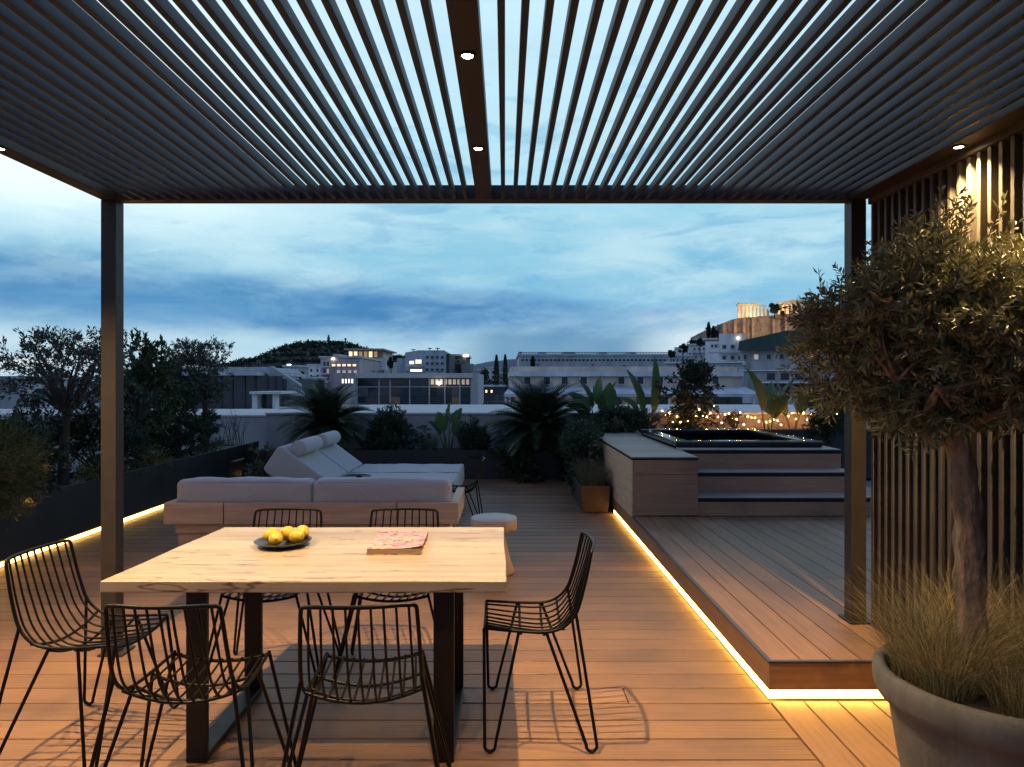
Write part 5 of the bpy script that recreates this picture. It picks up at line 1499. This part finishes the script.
# temple
d = 312.0
tp = thing('temple_ruin', 'floodlit ruined temple with a row of columns on top of the citadel', 'temple', (X(752, d), d, Z(318, d)))
zb, zt = Z(318.6, d), Z(306.2, d)
MB().box(X(737, d), X(806, d), d-1.5, d+14, zb-1.2, zb).build('stepped_base', M['marble'], tp)
def column(px, y_, top):
    mb = MB(); r = 0.78
    n_ = 16; vs = []; 
    mb.lathe([(r, 0), (r*0.93, (top-zb)*0.4), (r*0.80, (top-zb)*0.92), (r*1.15, (top-zb)*0.965), (r*1.2, (top-zb)*0.999), (0, (top-zb))], (X(px, d), y_, zb), 14)
    mb.build('column', M['marble'], tp)
for k in range(8): column(739.2 + k*3.9, d, zt - (0 if k < 6 else 0.6*(k-5)))
MB().box(X(738, d)-0.5, X(757, d), d-0.8, d+0.8, zt+0.01, Z(304.0, d)).build('entablature', M['marble'], tp)
MB().box(X(757, d)+0.02, X(766, d), d-0.8, d+0.8, zt+0.01, Z(305.0, d)).build('entablature', M['marble'], tp)
MB().prism_y([(X(738, d), Z(303.9, d)), (X(746, d), Z(303.9, d)), (X(742, d), Z(302.9, d)), (X(738.5, d), Z(303.2, d))], d-0.7, d+0.7).build('pediment_stump', M['marble'], tp)
MB().prism_y([(X(751, d), Z(303.9, d)), (X(757, d), Z(303.9, d)), (X(756, d), Z(302.6, d)), (X(753, d), Z(303.0, d))], d-0.7, d+0.7).build('pediment_stump', M['marble'], tp)
MB().prism_y([(X(767.5, d), zb), (X(770, d), zb), (X(769.6, d), Z(310, d)), (X(768, d), Z(309, d))], d+1, d+2.5).build('cella_stump', M['marble'], tp)
# right half of the ruin
for k in range(7): column(778.5 + k*4.6, d, Z(304.6, d))
MB().box(X(777, d), X(808, d), d-0.8, d+0.8, Z(304.58, d), Z(302.2, d)).build('entablature', M['marble'], tp)
MB().prism_y([(X(783, d), Z(302.1, d)), (X(806, d), Z(302.1, d)), (X(803, d), Z(300.6, d)), (X(793, d), Z(299.6, d)), (X(786, d), Z(301.2, d))], d-0.7, d+0.7).build('pediment_stump', M['marble'], tp)
MB().box(X(779, d), X(804, d), d+3, d+4, zb, Z(304.8, d)).build('cella_wall', M['marble'], tp)
# flood lamps that light the citadel
def flood(px, y_, py, aim, watt, size=110):
    t = thing('floodlight', 'floodlight on the citadel hill aimed at the ruins', 'lamp', (X(px, 300), y_, Z(py, 300)), 0, 'floodlights on the citadel hill')
    MB().box(X(px, 300)-0.25, X(px, 300)+0.25, y_-0.2, y_+0.1, Z(py, 300)-0.4, Z(py, 300)).build('housing', M['black_steel'], t)
    L = bpy.data.lights.new('floodlight_lamp', 'SPOT'); L.energy = watt*0.58; L.color = (1, 0.66, 0.34); L.spot_size = R(size); L.spot_blend = 0.8; L.shadow_soft_size = 0.3
    o = bpy.data.objects.new('floodlight_lamp', L); col.objects.link(o); o.parent = t; o.location = (0, -0.3, 0.4)
    v_ = Vector(aim) - Vector(t.location); o.rotation_euler = v_.to_track_quat('-Z', 'Y').to_euler()
flood(744, 305.5, 319.5, (X(748, 312), 312, Z(308, 312)), 9000)
flood(758, 305.5, 319.0, (X(758, 312), 312, Z(308, 312)), 9000)
flood(790, 306.5, 316.5, (X(790, 312), 312, Z(306, 312)), 9000)
flood(728, 287, 334, (X(728, 300), 300, Z(326, 300)), 7000)
flood(748, 285, 332, (X(748, 300), 300, Z(322, 300)), 8000)
flood(770, 285, 330, (X(772, 300), 300, Z(321, 300)), 7000)
flood(795, 286, 329, (X(797, 300), 300, Z(320, 300)), 6000)
# trees on the skyline
def far_tree(name, label, px, d, pytop, pybase, wpx, mat, seed, group, cat='tree', tall=True):
    x, zt_, zb_ = X(px, d), Z(pytop, d), Z(pybase, d)
    h = zt_-zb_; w = wpx*d/F*0.5
    t = thing(name, label, cat, (x, d, zb_), 0, group)
    rng = rs(seed); n_ = 2600
    f = rng.uniform(0, 1, n_); rad_ = w*(np.sin(PI*np.clip(f*0.86+0.12, 0, 1))**(0.7 if tall else 0.5))
    a = rng.uniform(0, 2*PI, n_); r_ = rad_*np.sqrt(rng.uniform(0.15, 1, n_))*rng.uniform(0.75, 1.1, n_)
    p = np.stack([x+r_*np.cos(a), d+r_*np.sin(a), zb_+h*(0.08+0.92*f)], 1)
    if not tall: p, _q = lumpy((x, d, zb_+h*0.60), (w*1.15, w*1.15, h*0.46), n_, rng, 13, 0.40)
    dd_ = np.stack([np.cos(a)*0.5, np.sin(a)*0.5, np.ones(n_)], 1)
    leaves('crown', p, dd_, w*(0.45 if tall else 0.24), w*(0.28 if tall else 0.15), mat, t, rng)
    MB().tube([(x, d, zb_-0.5), (x, d, zb_+h*0.5)], [w*0.16, w*0.07], 8).build('trunk', M['bark_dark'], t)
GCy = 'cypress trees on the skyline'
far_tree('cypress_tree', 'slim dark cypress right of the glazed facade, the left one of two', 496.5, 75, 355.5, 402, 5.5, M['cypress'], 50, GCy)
far_tree('cypress_tree', 'slim dark cypress right of the glazed facade, the right one of two', 505.2, 78, 355.0, 402, 5.0, M['cypress'], 51, GCy)
far_tree('cypress_tree', 'short cypress in front of the long flat building', 532.8, 120, 356.5, 372, 4.5, M['cypress'], 52, GCy)
far_tree('cypress_tree', 'tall cypress on the slope left of the fortress wall', 708.6, 270, 322.6, 340, 4.2, M['cypress'], 53, GCy)
far_tree('cypress_tree', 'shorter cypress touching the end of the fortress wall', 713.4, 272, 326.4, 341, 4.2, M['cypress'], 54, GCy)
far_tree('pine_tree', 'round dark tree standing between the two halves of the temple ruin', 774.5, 296, 303.8, 318, 11, M['cypress'], 55, None, tall=False)
far_tree('pine_tree', 'small dark tree at the right of the round tree on the citadel', 783.2, 298, 311.2, 318, 5, M['cypress'], 56, None, tall=False)
far_tree('pine_tree', 'dark bushy tree behind the dark flat roof right of the glazed facade', 484, 85, 372, 402, 16, M['cypress'], 57, None, tall=False)
for i, (px, d_, yt, yb, wp, lab) in enumerate(((683, 100, 345, 356, 9, 'dark bushy tree between the white houses at the left foot of the citadel slope'), (700, 68, 338.5, 350, 8, 'dark tree hiding the side of the tall white block'),
        (692, 160, 340, 350, 7, 'small dark tree on the slope above the bright white house'), (671, 120, 350, 360, 8, 'dark tree at the right end of the long flat building'), (716, 240, 331, 340, 6, 'dark tree below the left end of the fortress wall'),
        (300, 120, 372, 386, 9, 'dark tree among the houses left of the pinkish block'), (276, 110, 375, 388, 9, 'dark tree beside the grey house below the wooded hill'), (391, 140, 356, 372, 7, 'dark tree between the terraces and the office block'))):
    far_tree('city_tree', lab, px, d_, yt, yb, wp, M['cypress'], 80+i, 'trees between the city houses', tall=False)
# monument and mast on the wooded hill
t = thing('hill_monument', 'small stone monument on the summit of the wooded hill', 'monument', (X(328.6, 600), 600, Z(342, 600)))
MB().box(X(328.6, 600)-1.0, X(328.6, 600)+1.0, 599, 601, Z(343, 600), Z(337.2, 600)).build('shaft', M['b_dark'], t)
MB().box(X(328.6, 600)-0.6, X(328.6, 600)+0.6, 599.4, 600.6, Z(337.19, 600), Z(335, 600)).build('top', M['b_dark'], t)
t = thing('mast', 'thin mast on the wooded hill, right of the monument', 'mast', (X(345.5, 600), 600, Z(342, 600)))
MB().box(X(345.5, 600)-0.5, X(345.5, 600)+0.5, 599.5, 600.5, Z(343, 600), Z(338, 600)).build('pole', M['b_dark'], t)
MB().box(X(345.5, 600)-1.2, X(345.5, 600)+1.2, 599.45, 600.55, Z(339.5, 600), Z(338.8, 600)).build('arm', M['b_dark'], t)

# ================================================================= SKY, SUN, CAMERA
w = bpy.data.worlds.new('World'); scene.world = w; w.use_nodes = True
nt = w.node_tree; nt.nodes.clear()
out = N(nt, 'ShaderNodeOutputWorld'); bg = N(nt, 'ShaderNodeBackground')
tc = N(nt, 'ShaderNodeTexCoord')
sp = N(nt, 'ShaderNodeSeparateXYZ'); nt.links.new(tc.outputs['Generated'], sp.inputs[0])
def MATH(op, a, b=None, c=None):
    n = nt.nodes.new('ShaderNodeMath'); n.operation = op
    for i, v in enumerate((a, b, c)):
        if v is None: continue
        if isinstance(v, (int, float)): n.inputs[i].default_value = v
        else: nt.links.new(v, n.inputs[i])
    return n.outputs[0]
def MR(v, a, b, c, d_, smooth=True):
    n = nt.nodes.new('ShaderNodeMapRange'); n.interpolation_type = 'SMOOTHSTEP' if smooth else 'LINEAR'
    nt.links.new(v, n.inputs['Value'])
    n.inputs['From Min'].default_value = a; n.inputs['From Max'].default_value = b; n.inputs['To Min'].default_value = c; n.inputs['To Max'].default_value = d_
    return n.outputs[0]
def MIX(f, a, b, blend='MIX'):
    n = nt.nodes.new('ShaderNodeMix'); n.data_type = 'RGBA'; n.blend_type = blend
    if isinstance(f, (int, float)): n.inputs[0].default_value = f
    else: nt.links.new(f, n.inputs[0])
    for i, v in ((6, a), (7, b)):
        if isinstance(v, tuple): n.inputs[i].default_value = (*v, 1)
        else: nt.links.new(v, n.inputs[i])
    return n.outputs[2]
sx, sy, sz = sp.outputs[0], sp.outputs[1], sp.outputs[2]
# tan of elevation and azimuth slope (clouds live on a plane overhead)
hyp = MATH('SQRT', MATH('ADD', MATH('MULTIPLY', sx, sx), MATH('MULTIPLY', sy, sy)))
el = MATH('DIVIDE', sz, MATH('MAXIMUM', hyp, 0.02))
az = MATH('ARCTAN2', sx, sy)
def noise(scale, stretch, loc, detail=6, rough=0.55, dist=0.0):
    cb = N(nt, 'ShaderNodeCombineXYZ')
    nt.links.new(az, cb.inputs[0]); nt.links.new(el, cb.inputs[1])
    mp = N(nt, 'ShaderNodeMapping'); mp.inputs['Scale'].default_value = stretch; mp.inputs['Location'].default_value = loc
    mp.inputs['Rotation'].default_value = (0, 0, R(-6))
    nt.links.new(cb.outputs[0], mp.inputs[0])
    n = N(nt, 'ShaderNodeTexNoise'); n.inputs['Scale'].default_value = scale; n.inputs['Detail'].default_value = detail; n.inputs['Roughness'].default_value = rough; n.inputs['Distortion'].default_value = dist
    nt.links.new(mp.outputs[0], n.inputs['Vector'])
    return n.outputs['Fac']
nA = noise(3.0, (1.0, 3.6, 1), (0.3, 0.1, 0), 7, 0.55, 0.35)
nB = noise(6.5, (1.0, 4.0, 1), (2.3, 1.1, 0), 7, 0.6, 0.5)
nC = noise(2.2, (1.0, 2.2, 1), (5.3, 3.1, 0), 5, 0.5, 0.2)
elw = MATH('ADD', el, MATH('MULTIPLY', MATH('SUBTRACT', nA, 0.5), 0.11))
base = nt.nodes.new('ShaderNodeValToRGB'); cr = base.color_ramp
stops = [(0.0, (0.36,0.56,0.70)), (0.055, (0.40,0.62,0.75)), (0.10, (0.20,0.46,0.68)), (0.17, (0.24,0.53,0.71)), (0.25, (0.31,0.61,0.76)), (0.36, (0.47,0.77,0.93)), (0.55, (0.56,0.80,1.0)), (1.0, (0.50,0.76,1.0))]
while len(cr.elements) < len(stops): cr.elements.new(0.5)
for e, (p_, c_) in zip(cr.elements, stops): e.position = p_; e.color = (*c_, 1)
nt.links.new(elw, base.inputs[0])
skyc = base.outputs[0]
# pale cloud veils, left brighter
nD = noise(2.6, (1.0, 4.4, 1), (7.7, 2.1, 0), 8, 0.55, 0.5)
nE = noise(7.0, (1.0, 3.6, 1), (1.9, 8.1, 0), 8, 0.62, 0.6)
wisp = MATH('MULTIPLY', MR(MATH('MULTIPLY_ADD', nE, 0.36, MATH('MULTIPLY', nD, 0.64)), 0.40, 0.66, 0, 0.85), MR(el, 0.03, 0.16, 0.35, 1))
skyc = MIX(wisp, skyc, (0.50, 0.73, 0.82))
shade = MATH('MULTIPLY', MR(nB, 0.50, 0.66, 0, 0.55), MR(el, 0.34, 0.55, 1, 0))
skyc = MIX(shade, skyc, (0.16, 0.42, 0.66))
leftglow = MATH('MULTIPLY', MR(az, -0.05, -0.70, 0, 1), MATH('MULTIPLY', MR(elw, 0.15, 0.26, 0, 1), MR(el, 0.30, 0.8, 1, 0.25)))
skyc = MIX(leftglow, skyc, (0.86, 1.02, 1.06))
# slate blue cloud band, low and broad at the left, thinning to the right
cen = MATH('ADD', 0.094, MATH('MULTIPLY', az, -0.040))
dev = MATH('ABSOLUTE', MATH('SUBTRACT', MATH('ADD', el, MATH('MULTIPLY', MATH('SUBTRACT', nA, 0.5), 0.085)), cen))
hw = MR(az, -0.7, 0.35, 0.052, 0.020, False)
band = MATH('MULTIPLY', MR(MATH('DIVIDE', dev, hw), 0.35, 1.35, 1, 0), MR(az, 0.12, 0.34, 1, 0))
band = MATH('MULTIPLY', band, MR(nC, 0.28, 0.60, 0.60, 1.0))
skyc = MIX(MATH('MULTIPLY', band, MR(nE, 0.3, 0.62, 0.95, 0.62)), skyc, (0.04, 0.19, 0.44))
# horizon: low streaks and pale breaks
hb = MATH('MULTIPLY', MR(el, 0.085, 0.02, 0, 1), MR(nB, 0.40, 0.62, 0.15, 1))
hcol = MIX(MR(az, -0.7, -0.1, 1, 0), (0.46, 0.62, 0.72), (0.85, 0.86, 0.86))
skyc = MIX(MATH('MULTIPLY', hb, 0.75), skyc, hcol)
# dark low bank at centre and pale break near the citadel
bank = MATH('MULTIPLY', MATH('MULTIPLY', MR(az, -0.10, 0.0, 0, 1), MR(az, 0.17, 0.27, 1, 0)), MATH('MULTIPLY', MR(MATH('ADD', el, MATH('MULTIPLY', MATH('SUBTRACT', nB, 0.5), 0.05)), 0.09, 0.06, 0, 1), 0.75))
skyc = MIX(bank, skyc, (0.075, 0.23, 0.42))
brk = MATH('MULTIPLY', MATH('MULTIPLY', MR(az, 0.15, 0.27, 0, 1), MR(az, 0.34, 0.5, 1, 0)), MR(MATH('ADD', el, MATH('MULTIPLY', MATH('SUBTRACT', nB, 0.5), 0.08)), 0.125, 0.06, 0, 1))
skyc = MIX(MATH('MULTIPLY', brk, MR(nD, 0.40, 0.60, 0.1, 0.85)), skyc, (0.66, 0.76, 0.82))
# dusk Nishita glow adds its own gradient
ns = N(nt, 'ShaderNodeTexSky'); ns.sky_type = 'NISHITA'; ns.sun_disc = False; ns.sun_elevation = R(1.0); ns.sun_rotation = R(-75)
sc_ = N(nt, 'ShaderNodeVectorMath', operation='SCALE'); nt.links.new(ns.outputs[0], sc_.inputs[0]); sc_.inputs['Scale'].default_value = 0.004
fin = MIX(1.0, skyc, sc_.outputs[0], 'ADD')
# dusk: the sky deepens towards the zenith and away from the afterglow
deep = MATH('MULTIPLY', MR(el, 0.58, 1.3, 1, 0), MR(MATH('ABSOLUTE', az), 1.0, 2.2, 1, 0.35))
fin = MIX(deep, MIX(1.0, fin, (0.085, 0.145, 0.37), 'MULTIPLY'), fin)
nt.links.new(fin, bg.inputs['Color']); bg.inputs['Strength'].default_value = 1.1
nt.links.new(bg.outputs[0], out.inputs['Surface'])

L = bpy.data.lights.new('sun', 'SUN'); L.energy = 0.03; L.angle = R(12); L.color = (1, 0.8, 0.62)
o = bpy.data.objects.new('sun', L); col.objects.link(o); o.rotation_euler = (R(86), 0, R(75))

cam = bpy.data.cameras.new('camera'); cam.sensor_fit = 'HORIZONTAL'; cam.sensor_width = 36; cam.lens = 36*F/1024
cam.shift_x = (512-VX)/1024; cam.shift_y = (VY-383.5)/1024
cam.clip_start = 0.05; cam.clip_end = 12000
co = bpy.data.objects.new('camera', cam); col.objects.link(co)
co.location = (0, 0, EYE); co.rotation_euler = (R(90), 0, 0)
scene.camera = co

vs_ = scene.view_settings
scene.display_settings.display_device = 'sRGB'
vs_.view_transform = 'Standard'; vs_.look = 'None'; vs_.exposure = 0.0; vs_.gamma = 1.0; vs_.use_curve_mapping = False
scene.render.engine = 'CYCLES'
cy = scene.cycles
cy.use_denoising = True
cy.max_bounces = 8; cy.diffuse_bounces = 4; cy.glossy_bounces = 4; cy.transmission_bounces = 4
cy.sample_clamp_indirect = 6.0; cy.sample_clamp_direct = 0
cy.caustics_reflective = False; cy.caustics_refractive = False
